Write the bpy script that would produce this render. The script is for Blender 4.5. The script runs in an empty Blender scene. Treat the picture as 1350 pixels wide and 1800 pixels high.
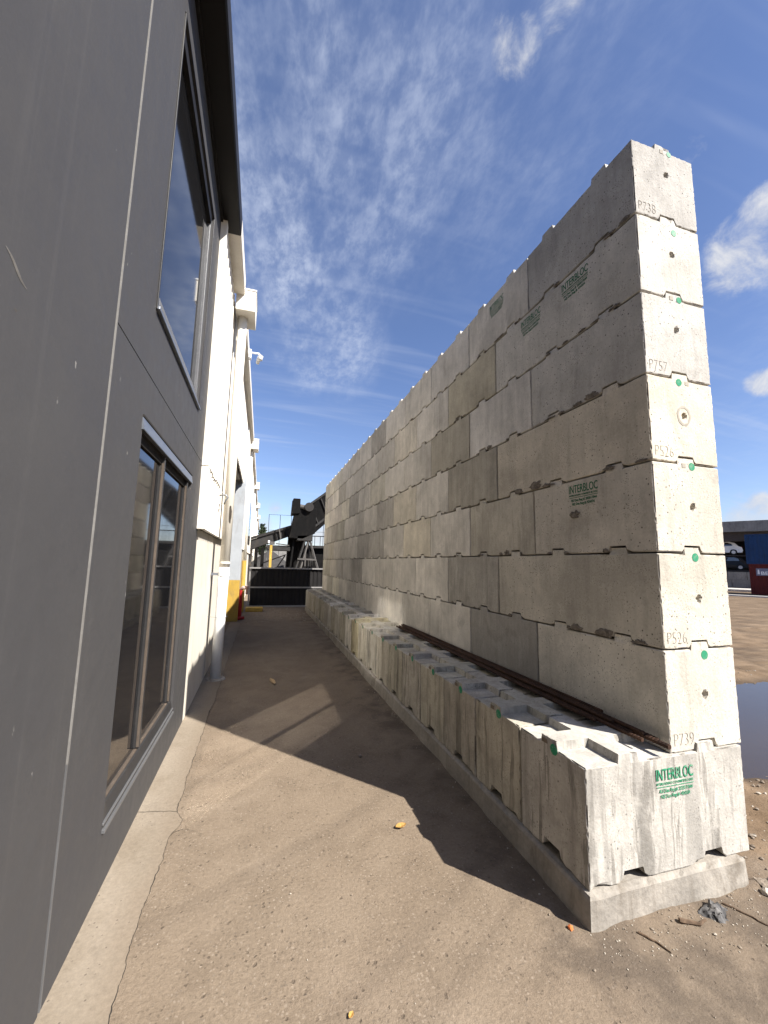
import bpy, bmesh, math, random
from mathutils import Vector, Matrix, noise
R = math.radians
random.seed(7)
sc = bpy.context.scene
col = sc.collection

# ------------------------------------------------------------------ camera
def cam_matrix(rx, ry, rz, loc):
    B = Matrix(((1, 0, 0), (0, 0, 1), (0, -1, 0)))
    Ro = Matrix(((math.cos(ry), -math.sin(ry), 0), (math.sin(ry), math.cos(ry), 0), (0, 0, 1)))
    M = Matrix.Rotation(rz, 3, 'Z') @ Matrix.Rotation(rx, 3, 'X') @ B @ Ro
    X, Y, Z = M.col[0], -M.col[1], -M.col[2]
    m = Matrix((X, Y, Z)).transposed().to_4x4()
    m.translation = loc
    return m
cd = bpy.data.cameras.new('camera')
cam = bpy.data.objects.new('camera', cd)
col.objects.link(cam)
cam.matrix_world = cam_matrix(.1271, -.0211, -.2903, Vector((0, 0, 1.851)))
cd.sensor_fit = 'HORIZONTAL'; cd.sensor_width = 36; cd.lens = 711.35 / 1350 * 36
cd.clip_start = .05; cd.clip_end = 3000
sc.camera = cam

# ------------------------------------------------------------------ sun and sky
SUN_H = Vector((.659, -.752, 0)); EL = R(42.9)
to_sun = Vector((SUN_H.x * math.cos(EL), SUN_H.y * math.cos(EL), math.sin(EL))).normalized()
sd = bpy.data.lights.new('sun', 'SUN'); sd.energy = 5.0; sd.angle = R(.53); sd.color = (1, .955, .89)
so = bpy.data.objects.new('sun', sd); col.objects.link(so)
so.rotation_euler = (-to_sun).to_track_quat('-Z', 'Y').to_euler()
so.location = (10, -12, 14)
sc.view_settings.view_transform = 'Standard'; sc.view_settings.look = 'None'
sc.view_settings.gamma = 1; sc.view_settings.exposure = 1.32

class NT:
    def __init__(s, tree): s.t = tree
    def n(s, typ, ins=None, **kw):
        nd = s.t.nodes.new(typ)
        for k, v in kw.items(): setattr(nd, k, v)
        if ins:
            for k, v in ins.items():
                sk = nd.inputs[k]
                if isinstance(v, bpy.types.NodeSocket): s.t.links.new(v, sk)
                else: sk.default_value = v
        return nd
    def math(s, op, a, b=0.0, c=None, clamp=False):
        nd = s.t.nodes.new('ShaderNodeMath'); nd.operation = op; nd.use_clamp = clamp
        for i, v in enumerate((a, b, c)):
            if v is None: continue
            if isinstance(v, bpy.types.NodeSocket): s.t.links.new(v, nd.inputs[i])
            else: nd.inputs[i].default_value = v
        return nd.outputs[0]
    def vmath(s, op, a, b=None, scale=None):
        nd = s.t.nodes.new('ShaderNodeVectorMath'); nd.operation = op
        for i, v in enumerate((a, b)):
            if v is None: continue
            if isinstance(v, bpy.types.NodeSocket): s.t.links.new(v, nd.inputs[i])
            else: nd.inputs[i].default_value = v
        if scale is not None:
            if isinstance(scale, bpy.types.NodeSocket): s.t.links.new(scale, nd.inputs['Scale'])
            else: nd.inputs['Scale'].default_value = scale
        return nd.outputs['Value'] if op in ('DOT_PRODUCT', 'LENGTH', 'DISTANCE') else nd.outputs[0]
    def noise(s, vec, scale, detail=4, rough=.55, dist=0, out=0):
        nd = s.n('ShaderNodeTexNoise', {'Vector': vec, 'Scale': scale, 'Detail': detail, 'Roughness': rough, 'Distortion': dist})
        return nd.outputs[out]
    def voro(s, vec, scale, feature='F1', out='Distance', rnd=1.0):
        nd = s.n('ShaderNodeTexVoronoi', {'Vector': vec, 'Scale': scale, 'Randomness': rnd}, feature=feature)
        return nd.outputs[out]
    def map(s, v, a, b, c=0.0, d=1.0, smooth=False):
        nd = s.n('ShaderNodeMapRange', {'Value': v, 'From Min': a, 'From Max': b, 'To Min': c, 'To Max': d})
        if smooth: nd.interpolation_type = 'SMOOTHSTEP'
        return nd.outputs[0]
    def mix(s, f, a, b, mode='MIX'):
        nd = s.t.nodes.new('ShaderNodeMix'); nd.data_type = 'RGBA'; nd.blend_type = mode
        for sk, v in ((nd.inputs[0], f), (nd.inputs[6], a), (nd.inputs[7], b)):
            if isinstance(v, bpy.types.NodeSocket): s.t.links.new(v, sk)
            elif sk.type == 'RGBA': sk.default_value = (*v[:3], 1)
            else: sk.default_value = v
        return nd.outputs[2]
    def scl(s, vec, v3): return s.vmath('MULTIPLY', vec, v3)

w = bpy.data.worlds.new('World'); sc.world = w; w.use_nodes = True
nt = NT(w.node_tree); w.node_tree.nodes.clear()
sky = nt.n('ShaderNodeTexSky', sky_type='NISHITA')
sky.sun_disc = False; sky.sun_elevation = EL
sky.sun_rotation = math.atan2(SUN_H.x, SUN_H.y)
sky.air_density = 1.0; sky.dust_density = .35; sky.ozone_density = 2.2; sky.altitude = 50
D = nt.vmath('NORMALIZE', nt.n('ShaderNodeTexCoord').outputs['Generated'])
sep = nt.n('ShaderNodeSeparateXYZ', {0: D})
zz = nt.math('ADD', nt.math('MAXIMUM', sep.outputs[2], 0.0), .12)
P = nt.vmath('DIVIDE', D, nt.n('ShaderNodeCombineXYZ', {0: zz, 1: zz, 2: zz}).outputs[0])
# fine cirrus: curdled ripples in soft drifting banks, faint streaks elsewhere
def sky_dir(az, el):
    az, el = R(az), R(el)
    return Vector((math.sin(az) * math.cos(el), math.cos(az) * math.cos(el), math.sin(el)))
def blob(dirv, r_in, r_out):
    d = nt.vmath('DOT_PRODUCT', D, tuple(dirv))
    return nt.map(d, math.cos(R(r_out)), math.cos(R(r_in)), 0, 1, True)
Pw = nt.n('ShaderNodeMapping', {'Vector': P, 'Rotation': (0, 0, R(14)), 'Scale': (1, .55, 1)}).outputs[0]
rip = nt.noise(Pw, 24, 4, .66, .12)
bank = nt.noise(nt.n('ShaderNodeMapping', {'Vector': P, 'Rotation': (0, 0, R(-40)), 'Scale': (1.5, .8, 1), 'Location': (3.1, 1.7, 0)}).outputs[0], 3.4, 4, .62, .25)
streak = nt.noise(nt.n('ShaderNodeMapping', {'Vector': P, 'Rotation': (0, 0, R(32)), 'Scale': (.5, 4.2, 1)}).outputs[0], 1.9, 3, .6, .25)
patch = None
for (az, el, a, b, k) in ((13.4, 58.3, 2, 28, .72), (6.7, 49.2, 2, 20, .9), (-0.9, 39.2, 1, 11, 1.2), (7.6, 29.7, 1, 9, .95), (28.6, 54.8, 2, 22, .5),
                        (-54.1, 36.4, 10, 40, .4), (87.9, 14.6, 10, 35, .4), (-30.0, 76.6, 10, 40, .4)):
    q = nt.math('MULTIPLY', blob(sky_dir(az, el), a, b), k)
    patch = q if patch is None else nt.math('MAXIMUM', patch, q)
dens = nt.math('MULTIPLY', patch, nt.map(bank, .30, .64, .24, 1, True))
c1 = nt.math('MULTIPLY', dens, nt.map(rip, .32, .76, .14, .58, True))
c2 = nt.map(streak, .46, .88, .0, .28, True)
cirrus = nt.math('MINIMUM', nt.math('ADD', c1, c2), .9)
# small cumulus puffs
puffn = nt.noise(nt.vmath('ADD', D, nt.vmath('SCALE', nt.vmath('SUBTRACT', nt.noise(D, 6, 2, .5, 0, 1), (.5, .5, .5)), scale=.10)), 11, 6, .66, .3)
puff = None
for (az, el, a, b, k) in ((60.7, 31.4, .8, 5.6, .85), (62.6, 34.7, .3, 3.2, .8), (36.1, 54.9, .4, 4.0, .66), (42.8, 55.9, .2, 3.2, .6), (61.0, 19.3, .2, 2.3, .9), (57.3, 41.8, .1, 2.6, .5),
                        (59.8, 6.9, .2, 2.2, .9), (58.3, 7.6, .2, 1.6, .7), (1.5, 7.3, .2, 1.7, .8), (0.6, 4.7, .5, 2.6, .7), (8.3, 3.4, .5, 3.0, .8), (58.6, 5.5, .5, 3.5, .8),
                        (78.8, 23.3, 2, 10, 1), (83.6, 7.2, 2, 10, 1), (-41.0, 11.8, 3, 12, 1), (-54.1, 12.6, 3, 14, 1)):
    q = nt.math('MULTIPLY', blob(sky_dir(az, el), a, b), k)
    puff = q if puff is None else nt.math('MAXIMUM', puff, q)
cum = nt.map(nt.math('ADD', nt.math('MULTIPLY', puff, .62), nt.math('MULTIPLY', puffn, .9)), .74, 1.12, 0, .92, True)
cum = nt.math('MULTIPLY', cum, nt.map(puff, 0, .12, 0, 1))
SKY_K = .062
skyc = nt.vmath('SCALE', sky.outputs[0], scale=SKY_K)
skyc = nt.mix(1.0, skyc, (.98, .97, 1.14), 'MULTIPLY')
skyc = nt.mix(cirrus, skyc, (.285, .315, .385))
shade = nt.mix(nt.map(puffn, .35, .7, 0, 1), (.22, .24, .29), (.345, .345, .35))
skyc = nt.mix(cum, skyc, shade)
bg = nt.n('ShaderNodeBackground', {'Color': skyc, 'Strength': 1.0})
nt.n('ShaderNodeOutputWorld', {'Surface': bg.outputs[0]})
w.cycles.sampling_method = 'MANUAL'; w.cycles.sample_map_resolution = 256

cy = sc.cycles
cy.use_denoising = True; cy.use_adaptive_sampling = True; cy.adaptive_threshold = .015
try: cy.denoiser = 'OPENIMAGEDENOISE'
except Exception: pass
cy.max_bounces = 6; cy.diffuse_bounces = 3; cy.glossy_bounces = 3; cy.transmission_bounces = 4
cy.caustics_reflective = True; cy.caustics_refractive = False; cy.blur_glossy = 0.0
cy.sample_clamp_indirect = 60
cy.use_guiding = True; cy.use_surface_guiding = True; cy.guiding_training_samples = 128

# ------------------------------------------------------------------ materials
def new_mat(name):
    m = bpy.data.materials.new(name); m.use_nodes = True
    t = NT(m.node_tree); m.node_tree.nodes.clear()
    return m, t
def finish(t, color, rough, bump=None, bstr=.3, bdist=.01, metal=0.0, ior=1.45, coat=0.0, spec=.5):
    p = t.n('ShaderNodeBsdfPrincipled')
    for k, v in (('Base Color', color), ('Roughness', rough), ('Metallic', metal), ('IOR', ior), ('Coat Weight', coat), ('Specular IOR Level', spec)):
        if isinstance(v, bpy.types.NodeSocket): t.t.links.new(v, p.inputs[k])
        elif k == 'Base Color': p.inputs[k].default_value = (*v[:3], 1)
        else: p.inputs[k].default_value = v
    if bump is not None:
        b = t.n('ShaderNodeBump', {'Height': bump, 'Strength': bstr, 'Distance': bdist})
        t.t.links.new(b.outputs[0], p.inputs['Normal'])
    t.n('ShaderNodeOutputMaterial', {'Surface': p.outputs[0]})
def attr(t, name, out='Fac'):
    nd = t.n('ShaderNodeAttribute', attribute_type='OBJECT', attribute_name=name)
    return nd.outputs[out]
def obj_coord(t, offset=True):
    c = t.n('ShaderNodeTexCoord').outputs['Object']
    if not offset: return c
    r = t.n('ShaderNodeObjectInfo').outputs['Random']
    o = t.n('ShaderNodeCombineXYZ', {0: t.math('MULTIPLY', r, 37.0), 1: t.math('MULTIPLY', r, 91.0), 2: t.math('MULTIPLY', r, 53.0)}).outputs[0]
    return t.vmath('ADD', c, o)

def mat_concrete_block():
    m, t = new_mat('cast_concrete')
    c = obj_coord(t)
    tint = attr(t, 'tint', 'Color')
    pits = attr(t, 'pits'); stain = attr(t, 'stain')
    big = t.noise(c, 1.7, 3, .55, .5)
    mid = t.noise(c, 8, 4, .65, .2)
    fine = t.noise(c, 60, 2, .65)
    vert = t.math('SUBTRACT', 1.0, t.math('ABSOLUTE', t.n('ShaderNodeSeparateXYZ', {0: t.n('ShaderNodeNewGeometry').outputs['True Normal']}).outputs[2]))
    cw = t.vmath('ADD', c, t.vmath('SCALE', t.vmath('SUBTRACT', t.noise(c, 4.5, 1, .5, 0, 1), (.5, .5, .5)), scale=.045))
    st = t.noise(t.scl(cw, (13, 13, 1.1)), 1.0, 4, .62, .5)
    v = t.math('ADD', t.map(big, .25, .75, -.24, .24), t.map(mid, .25, .75, -.12, .12))
    v = t.math('ADD', v, t.map(fine, .3, .7, -.07, .07))
    v = t.math('ADD', v, t.map(st, .3, .7, -.13, .13))
    v = t.math('ADD', v, 1.0)
    colr = t.vmath('SCALE', tint, scale=v)
    # water stains with ragged vertical edges
    sm = t.math('MULTIPLY', t.map(st, .50, .62, 0, 1, True), t.map(mid, .3, .6, .55, 1))
    stain_v = t.math('MULTIPLY', stain, vert)
    colr = t.mix(t.math('MULTIPLY', sm, stain_v), colr, t.mix(.5, t.vmath('SCALE', tint, scale=.34), (.07, .06, .045)))
    stb = t.map(t.noise(t.scl(cw, (6.5, 6.5, .40)), 1.0, 3, .65, .15), .53, .63, 0, .62, True)
    colr = t.mix(t.math('MULTIPLY', t.math('MULTIPLY', stb, stain_v), t.map(mid, .35, .6, .5, 1)), colr, t.vmath('SCALE', tint, scale=.36))
    # dark blotches and lime bloom
    bln = t.noise(c, 3.3, 4, .7, .4)
    colr = t.mix(t.map(bln, .58, .74, 0, .5, True), colr, t.vmath('SCALE', tint, scale=.60))
    colr = t.mix(t.map(bln, .42, .28, 0, .45, True), colr, t.vmath('SCALE', tint, scale=1.24))
    mot = t.noise(c, 5.5, 4, .74, .8)
    colr = t.mix(t.math('MULTIPLY', t.map(mot, .47, .66, 0, 1, True), t.math('ADD', t.math('MULTIPLY', stain, .40), .10)), colr, t.vmath('SCALE', tint, scale=.58))
    # air holes
    d1 = t.voro(c, 26)
    h1 = t.map(t.math('ADD', d1, t.math('MULTIPLY', fine, .18)), .19, .25, 1, 0)
    h1 = t.math('MULTIPLY', h1, t.map(big, .40, .56, .15, 1))
    d2 = t.voro(c, 80)
    h2 = t.math('MULTIPLY', t.map(d2, .20, .30, 1, 0), t.map(mid, .46, .60, 0, .8))
    holes = t.math('MULTIPLY', t.math('MAXIMUM', h1, h2), pits, clamp=True)
    colr = t.mix(holes, colr, t.vmath('SCALE', tint, scale=.22))
    hgt = t.math('ADD', t.math('MULTIPLY', fine, .5), t.math('MULTIPLY', mid, .9))
    finish(t, colr, .92, hgt, .55, .008, spec=.12)
    return m

def mat_simple(name, color, rough=.7, var=.15, scale=4, bump=.15, metal=0.0, fine=60, dirt=None, dirt_amt=0.0, spec=.18, streak=0.0, offs=True):
    m, t = new_mat(name)
    c = obj_coord(t, offs)
    a = t.noise(c, scale, 5, .6, .3); f = t.noise(c, fine, 3, .6)
    v = t.math('ADD', t.map(a, .25, .75, 1 - var, 1 + var), t.map(f, .3, .7, -var * .4, var * .4))
    colr = t.vmath('SCALE', t.n('ShaderNodeRGB').outputs[0], scale=v)
    t.t.nodes[[n.name for n in t.t.nodes if n.bl_idname == 'ShaderNodeRGB'][0]].outputs[0].default_value = (*color, 1)
    if dirt is not None:
        mk = t.map(t.noise(t.scl(c, (3, 3, 1.2)), 1.5, 6, .68, .4), .5, .72, 0, dirt_amt, True)
        colr = t.mix(mk, colr, dirt)
    if streak:
        sk = t.map(t.noise(t.scl(c, (22, 22, .5)), 1, 4, .6, .2), .5, .75, 0, streak, True)
        colr = t.mix(sk, colr, dirt if dirt is not None else tuple(x * .4 for x in color))
    rg = t.map(a, .3, .7, rough - .06, min(1, rough + .06))
    finish(t, colr, rg, f, bump, .004, metal, spec=spec)
    return m

def mat_charcoal():
    m, t = new_mat('charcoal_wall_paint')
    c = t.n('ShaderNodeTexCoord').outputs['Object']
    a = t.noise(c, .8, 4, .55, .4); b = t.noise(c, 9, 5, .6); f = t.noise(c, 90, 3, .6)
    v = t.math('ADD', t.map(a, .25, .75, .95, 1.05), t.math('ADD', t.map(b, .3, .7, -.025, .025), t.map(f, .3, .7, -.03, .03)))
    colr = t.vmath('SCALE', t.mix(t.map(a, .35, .65, 0, 1), (.055, .0535, .055), (.058, .056, .0555)), scale=v)
    # faint run-down streaks of dust
    sk = t.map(t.noise(t.scl(c, (14, 14, .35)), 1, 4, .6, .2), .56, .78, 0, .09, True)
    colr = t.mix(sk, colr, (.15, .14, .13))
    # flecks where paint has chipped to pale concrete
    d = t.voro(t.vmath('ADD', t.scl(c, (1, 1, .45)), t.vmath('SCALE', t.noise(c, 40, 2, .5, 0, 1), scale=.02)), 13)
    rare = t.map(t.noise(c, 1.9, 3, .6), .54, .62, 0, .8)
    fl = t.math('MULTIPLY', t.map(d, .055, .085, 1, 0), rare)
    colr = t.mix(fl, colr, (.26, .25, .23))
    hgt = t.math('ADD', t.math('MULTIPLY', f, .4), t.math('SUBTRACT', b, t.math('MULTIPLY', fl, .6)))
    finish(t, colr, t.map(b, .3, .7, .50, .64), hgt, .12, .004, spec=.15)
    return m

def mat_ground():
    m, t = new_mat('yard_ground')
    c = t.n('ShaderNodeNewGeometry').outputs['Position']
    c2 = t.scl(c, (1, 1, 0))
    s = t.n('ShaderNodeSeparateXYZ', {0: c})
    x, y = s.outputs[0], s.outputs[1]
    big = t.noise(c2, .55, 4, .6, .6); mid = t.noise(c2, 3.1, 5, .62, .4); fine = t.noise(c2, 48, 4, .72); gr = t.noise(c2, 170, 2, .7)
    base = t.mix(t.map(big, .35, .65, 0, 1), (.168, .129, .092), (.200, .157, .114))
    base = t.mix(t.map(mid, .44, .66, 0, .5), base, (.130, .099, .070))
    base = t.mix(t.map(t.noise(t.vmath('ADD', c2, (9, 4, 0)), 1.2, 5, .65, .8), .50, .70, 0, .55, True), base, (.222, .176, .130))
    # tyre arcs: faint darker bands curving down the lane
    dist = t.vmath('DISTANCE', c2, (-3.4, 9.5, 0))
    arc = t.noise(t.n('ShaderNodeCombineXYZ', {0: t.math('MULTIPLY', dist, 4.2), 1: t.math('MULTIPLY', big, 1.2), 2: 0.0}).outputs[0], 1.0, 3, .65)
    base = t.mix(t.map(arc, .50, .70, 0, .28, True), base, (.105, .081, .060))
    v = t.math('ADD', t.map(fine, .25, .75, .80, 1.20), t.map(gr, .3, .7, -.11, .11))
    base = t.vmath('SCALE', base, scale=v)
    # pale and dark grit, worn pits
    wob = t.vmath('ADD', c2, t.vmath('SCALE', t.vmath('SUBTRACT', t.noise(c2, 55, 1, .5, 0, 1), (.5, .5, .5)), scale=.016))
    V1 = t.n('ShaderNodeTexVoronoi', {'Vector': wob, 'Scale': 62.0}); d1 = V1.outputs['Distance']
    ks = t.n('ShaderNodeSeparateColor', {0: V1.outputs['Color']})
    wear = t.map(mid, .36, .60, .25, 1)
    pale = t.math('MULTIPLY', t.math('MULTIPLY', t.map(d1, .25, .42, 1, 0), t.map(ks.outputs[0], .60, .72, 0, 1)), wear)
    base = t.mix(t.math('MULTIPLY', pale, .42), base, (.335, .278, .218))
    dark = t.math('MULTIPLY', t.math('MULTIPLY', t.map(d1, .28, .42, 1, 0), t.map(ks.outputs[1], .70, .80, 0, 1)), wear)
    base = t.mix(t.math('MULTIPLY', dark, .6), base, (.062, .048, .036))
    V2 = t.n('ShaderNodeTexVoronoi', {'Vector': wob, 'Scale': 24.0})
    k2 = t.n('ShaderNodeSeparateColor', {0: V2.outputs['Color']})
    pit = t.math('MULTIPLY', t.map(t.math('ADD', V2.outputs['Distance'], t.math('MULTIPLY', fine, .25)), .25, .36, 1, 0), t.map(k2.outputs[0], .72, .78, 0, 1))
    base = t.mix(t.math('MULTIPLY', pit, .5), base, (.078, .060, .045))
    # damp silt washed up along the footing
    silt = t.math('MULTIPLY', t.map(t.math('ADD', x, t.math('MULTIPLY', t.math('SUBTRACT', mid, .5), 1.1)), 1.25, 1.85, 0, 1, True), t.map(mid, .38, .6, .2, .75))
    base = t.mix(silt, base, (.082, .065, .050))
    # bare dirt east of the wall
    dm = t.map(t.math('ADD', x, t.math('MULTIPLY', t.math('SUBTRACT', mid, .5), 1.6)), 2.7, 3.4, 0, 1, True)
    dirt = t.mix(t.map(t.noise(c2, 1.1, 5, .65, .8), .35, .65, 0, 1), (.115, .078, .047), (.195, .138, .088))
    dirt = t.mix(t.map(t.noise(t.scl(c2, (.35, 2.2, 0)), 1.2, 4, .6, .5), .45, .7, 0, .6), dirt, (.250, .185, .124))
    wetz = t.map(s.outputs[2], -.028, .012, 1, 0)
    dirt = t.mix(t.math('MULTIPLY', wetz, .8), dirt, (.055, .040, .028))
    dirt = t.vmath('SCALE', dirt, scale=t.map(fine, .2, .8, .62, 1.38))
    base = t.mix(dm, base, dirt)
    hgt = t.math('ADD', t.math('MULTIPLY', fine, 1.1), t.math('MULTIPLY', gr, .4))
    hgt = t.math('SUBTRACT', hgt, t.math('MULTIPLY', pit, .8))
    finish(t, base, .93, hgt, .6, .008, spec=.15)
    return m

def mat_apron():
    m, t = new_mat('apron_concrete')
    c = t.n('ShaderNodeNewGeometry').outputs['Position']
    a = t.noise(c, 2.2, 6, .62, .5); f = t.noise(c, 45, 4, .66); g = t.noise(c, 170, 2, .6)
    base = t.mix(t.map(a, .32, .68, 0, 1), (.192, .157, .116), (.256, .216, .168))
    base = t.mix(t.map(t.noise(c, 5.5, 6, .7, .5), .55, .75, 0, .6, True), base, (.165, .136, .105))
    px_ = t.n('ShaderNodeSeparateXYZ', {0: c}).outputs[0]
    base = t.mix(t.map(t.math('ADD', px_, t.math('MULTIPLY', t.math('SUBTRACT', a, .5), .5)), -.66, -.47, 0, .75, True), base, (.186, .147, .107))
    base = t.vmath('SCALE', base, scale=t.math('ADD', t.map(f, .25, .75, .86, 1.14), t.map(g, .3, .7, -.05, .05)))
    d = t.voro(c, 48); k = t.n('ShaderNodeSeparateColor', {0: t.voro(c, 48, 'F1', 'Color')})
    pit = t.math('MULTIPLY', t.map(d, .16, .26, 1, 0), t.map(k.outputs[0], .88, .92, 0, 1))
    base = t.mix(pit, base, (.14, .115, .09))
    finish(t, base, .9, t.math('SUBTRACT', f, pit), .45, .004, spec=.2)
    return m

def mat_glass():
    m, t = new_mat('window_glass')
    c = t.n('ShaderNodeTexCoord').outputs['Object']
    a = t.noise(c, 1.2, 2, .5); f = t.noise(c, 14, 4, .65, .3)
    dust = t.map(f, .45, .8, 0, .02)
    p = t.n('ShaderNodeBsdfPrincipled', {'Base Color': (.010, .010, .011, 1), 'Roughness': .045, 'IOR': 2.2})
    b = t.n('ShaderNodeBump', {'Height': a, 'Strength': .012, 'Distance': .02})
    t.t.links.new(b.outputs[0], p.inputs['Normal'])
    t.n('ShaderNodeOutputMaterial', {'Surface': p.outputs[0]})
    return m

def mat_water():
    m, t = new_mat('muddy_water')
    c = t.n('ShaderNodeNewGeometry').outputs['Position']
    f = t.noise(c, 7, 3, .5)
    p = t.n('ShaderNodeBsdfPrincipled', {'Base Color': (.045, .034, .026, 1), 'Roughness': .03, 'IOR': 1.33})
    b = t.n('ShaderNodeBump', {'Height': f, 'Strength': .05, 'Distance': .02})
    t.t.links.new(b.outputs[0], p.inputs['Normal'])
    t.n('ShaderNodeOutputMaterial', {'Surface': p.outputs[0]})
    return m

def mat_stencil(name, colr, worn):
    m, t = new_mat(name)
    c = obj_coord(t)
    f = t.noise(c, 40, 5, .7); g = t.noise(c, 9, 3, .6)
    mk = t.math('MAXIMUM', t.map(f, .52, .64, 0, 1), t.map(g, .60, .72, 0, .8))
    col_ = t.mix(t.math('MULTIPLY', mk, worn), colr, (.40, .37, .31))
    finish(t, col_, .8, f, .2, .002, spec=.2)
    return m

def mat_rust():
    m, t = new_mat('rusted_steel')
    c = obj_coord(t)
    a = t.noise(c, 9, 5, .65); f = t.noise(c, 120, 3, .6)
    base = t.mix(t.map(a, .35, .65, 0, 1), (.026, .016, .012), (.066, .034, .021))
    base = t.mix(t.map(f, .5, .7, 0, .4), base, (.10, .055, .033))
    finish(t, base, .85, f, .4, .003, spec=.2)
    return m

M = {}
M['block'] = mat_concrete_block()
M['charcoal'] = mat_charcoal()
M['ground'] = mat_ground()
M['apron'] = mat_apron()
M['glass'] = mat_glass()
M['water'] = mat_water()
M['green'] = mat_stencil('green_stencil_paint', (.010, .125, .060), .12)
M['green_dot'] = mat_stencil('green_dot_paint', (.03, .22, .115), .25)
M['green_faint'] = mat_stencil('faded_green_paint', (.16, .33, .23), .9)
M['green_sunlit'] = mat_stencil('sunlit_faded_stencil_paint', (.03, .235, .12), .55)  # lighter, more worn copy of the stencil green, sunlight put into its colour
M['scribe'] = mat_simple('scribed_groove', (.33, .30, .25), .95, .2)
M['hole'] = mat_simple('hole_shadow_dirt', (.05, .042, .034), .95, .3)  # dirt and the shadow inside a hole, both put into one dark colour
M['rust'] = mat_rust()
M['footing'] = mat_simple('footing_concrete', (.275, .25, .215), .92, .28, 4, 1.0, fine=38, dirt=(.13, .108, .083), dirt_amt=.85, streak=.3)
M['cream'] = mat_simple('cream_paint', (.64, .60, .525), .55, .07, 2, .06, dirt=(.42, .36, .27), dirt_amt=.35, streak=.18, offs=False)
M['cream_wall'] = mat_simple('cream_painted_concrete', (.60, .56, .485), .7, .07, 2, .2, dirt=(.38, .32, .24), dirt_amt=.45, streak=.3, offs=False)
M['white_pipe'] = mat_simple('white_pvc', (.66, .66, .655), .45, .04, 2, .04, dirt=(.50, .46, .40), dirt_amt=.4)
M['cream_pipe'] = mat_simple('cream_pipe_paint', (.68, .64, .56), .5, .05, 2, .05, dirt=(.46, .40, .30), dirt_amt=.35)
M['dark_metal'] = mat_simple('dark_gutter_paint', (.014, .013, .013), .5, .12, 3, .05)
M['frame'] = mat_simple('dark_window_frame', (.030, .029, .029), .42, .15, 5, .06, dirt=(.10, .09, .075), dirt_amt=.35)
M['bead'] = mat_simple('dusty_tan_bead', (.080, .063, .049), .75, .2, 8, .1, dirt=(.07, .06, .05), dirt_amt=.6)
M['galv'] = mat_simple('galvanised_steel', (.24, .26, .29), .38, .12, 6, .05, metal=.7, dirt=(.25, .23, .2), dirt_amt=.5)
M['galv_dull'] = mat_simple('dull_galvanised_rail', (.30, .29, .28), .5, .12, 6, .05, metal=.45)
M['frame_grey'] = mat_simple('grey_window_frame', (.13, .13, .132), .42, .1, 5, .04, metal=.3)
M['sealant'] = mat_simple('pale_joint_sealant', (.18, .172, .16), .8, .15, 12, .2, dirt=(.13, .12, .11), dirt_amt=.6)
M['dark_joint'] = mat_simple('open_joint', (.03, .027, .024), .95, .2)
M['black_steel'] = mat_simple('black_machine_paint', (.008, .0078, .0078), .7, .25, 6, .1, dirt=(.018, .016, .014), dirt_amt=.6, spec=.04)
M['grey_steel'] = mat_simple('grey_machine_steel', (.035, .034, .033), .7, .25, 5, .1, dirt=(.05, .043, .036), dirt_amt=.6, spec=.06)
M['pale_steel'] = mat_simple('pale_dusty_steel', (.085, .08, .075), .6, .2, 5, .1, dirt=(.1, .085, .07), dirt_amt=.6)
M['belt'] = mat_simple('conveyor_belt_rubber', (.028, .026, .025), .75, .2, 6, .1)
M['fence'] = mat_simple('dark_fence_sheet', (.020, .019, .019), .55, .15, 4, .05, spec=.05)
M['yellow'] = mat_simple('worn_yellow_paint', (.40, .26, .055), .6, .12, 5, .1, dirt=(.22, .16, .07), dirt_amt=.6)
M['red'] = mat_simple('red_hydrant_paint', (.32, .022, .020), .45, .15, 6, .06, dirt=(.12, .03, .02), dirt_amt=.4)
M['brass'] = mat_simple('pale_pink_valve_metal', (.55, .40, .36), .45, .2, 8, .05, metal=.3)
M['jamb'] = mat_simple('grey_steel_jamb', (.34, .36, .38), .6, .10, 3, .08, dirt=(.22, .21, .2), dirt_amt=.4)
M['inside'] = mat_simple('dark_interior', (.03, .03, .03), .9, .2)
M['red_box'] = mat_simple('dark_red_container_paint', (.10, .016, .014), .55, .15, 2, .06, dirt=(.05, .02, .015), dirt_amt=.5)
M['blue_box'] = mat_simple('navy_container_paint', (.012, .040, .115), .5, .15, 2, .06, dirt=(.02, .03, .05), dirt_amt=.5)
M['sign_white'] = mat_simple('pale_sign_face', (.16, .17, .24), .5, .1)
M['sign_text'] = mat_simple('white_sign_lettering', (.78, .78, .78), .5, .05)
M['white_car'] = mat_simple('white_car_paint', (.75, .75, .75), .25, .03, 2, 0)
M['dark_car'] = mat_simple('black_car_paint', (.02, .02, .022), .22, .1, 2, 0)
M['tyre'] = mat_simple('tyre_rubber', (.02, .02, .02), .8, .2)
M['rim'] = mat_simple('wheel_rim_metal', (.45, .45, .46), .35, .1, metal=.8)
M['shed_conc'] = mat_simple('weathered_shed_concrete', (.20, .195, .185), .85, .25, 1.2, .2, dirt=(.10, .09, .085), dirt_amt=.7, streak=.5)
M['shed_dark'] = mat_simple('shed_brown_beam', (.055, .046, .042), .8, .2)
M['kerb'] = mat_simple('kerb_concrete', (.42, .40, .37), .85, .15)
M['heap'] = mat_simple('crushed_stone_heap', (.045, .043, .042), .95, .3, 6, .5)
M['leaf'] = mat_simple('dry_yellow_leaf', (.36, .205, .062), .8, .3, 20, .3)
M['leaf_bark'] = mat_simple('pale_bark_chip', (.36, .25, .13), .8, .3, 30, .4)
M['orange'] = mat_simple('orange_brick_stone', (.50, .14, .045), .85, .2, 20, .3)
M['stone'] = mat_simple('grit_stone', (.19, .155, .12), .9, .35, 30, .4)
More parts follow.
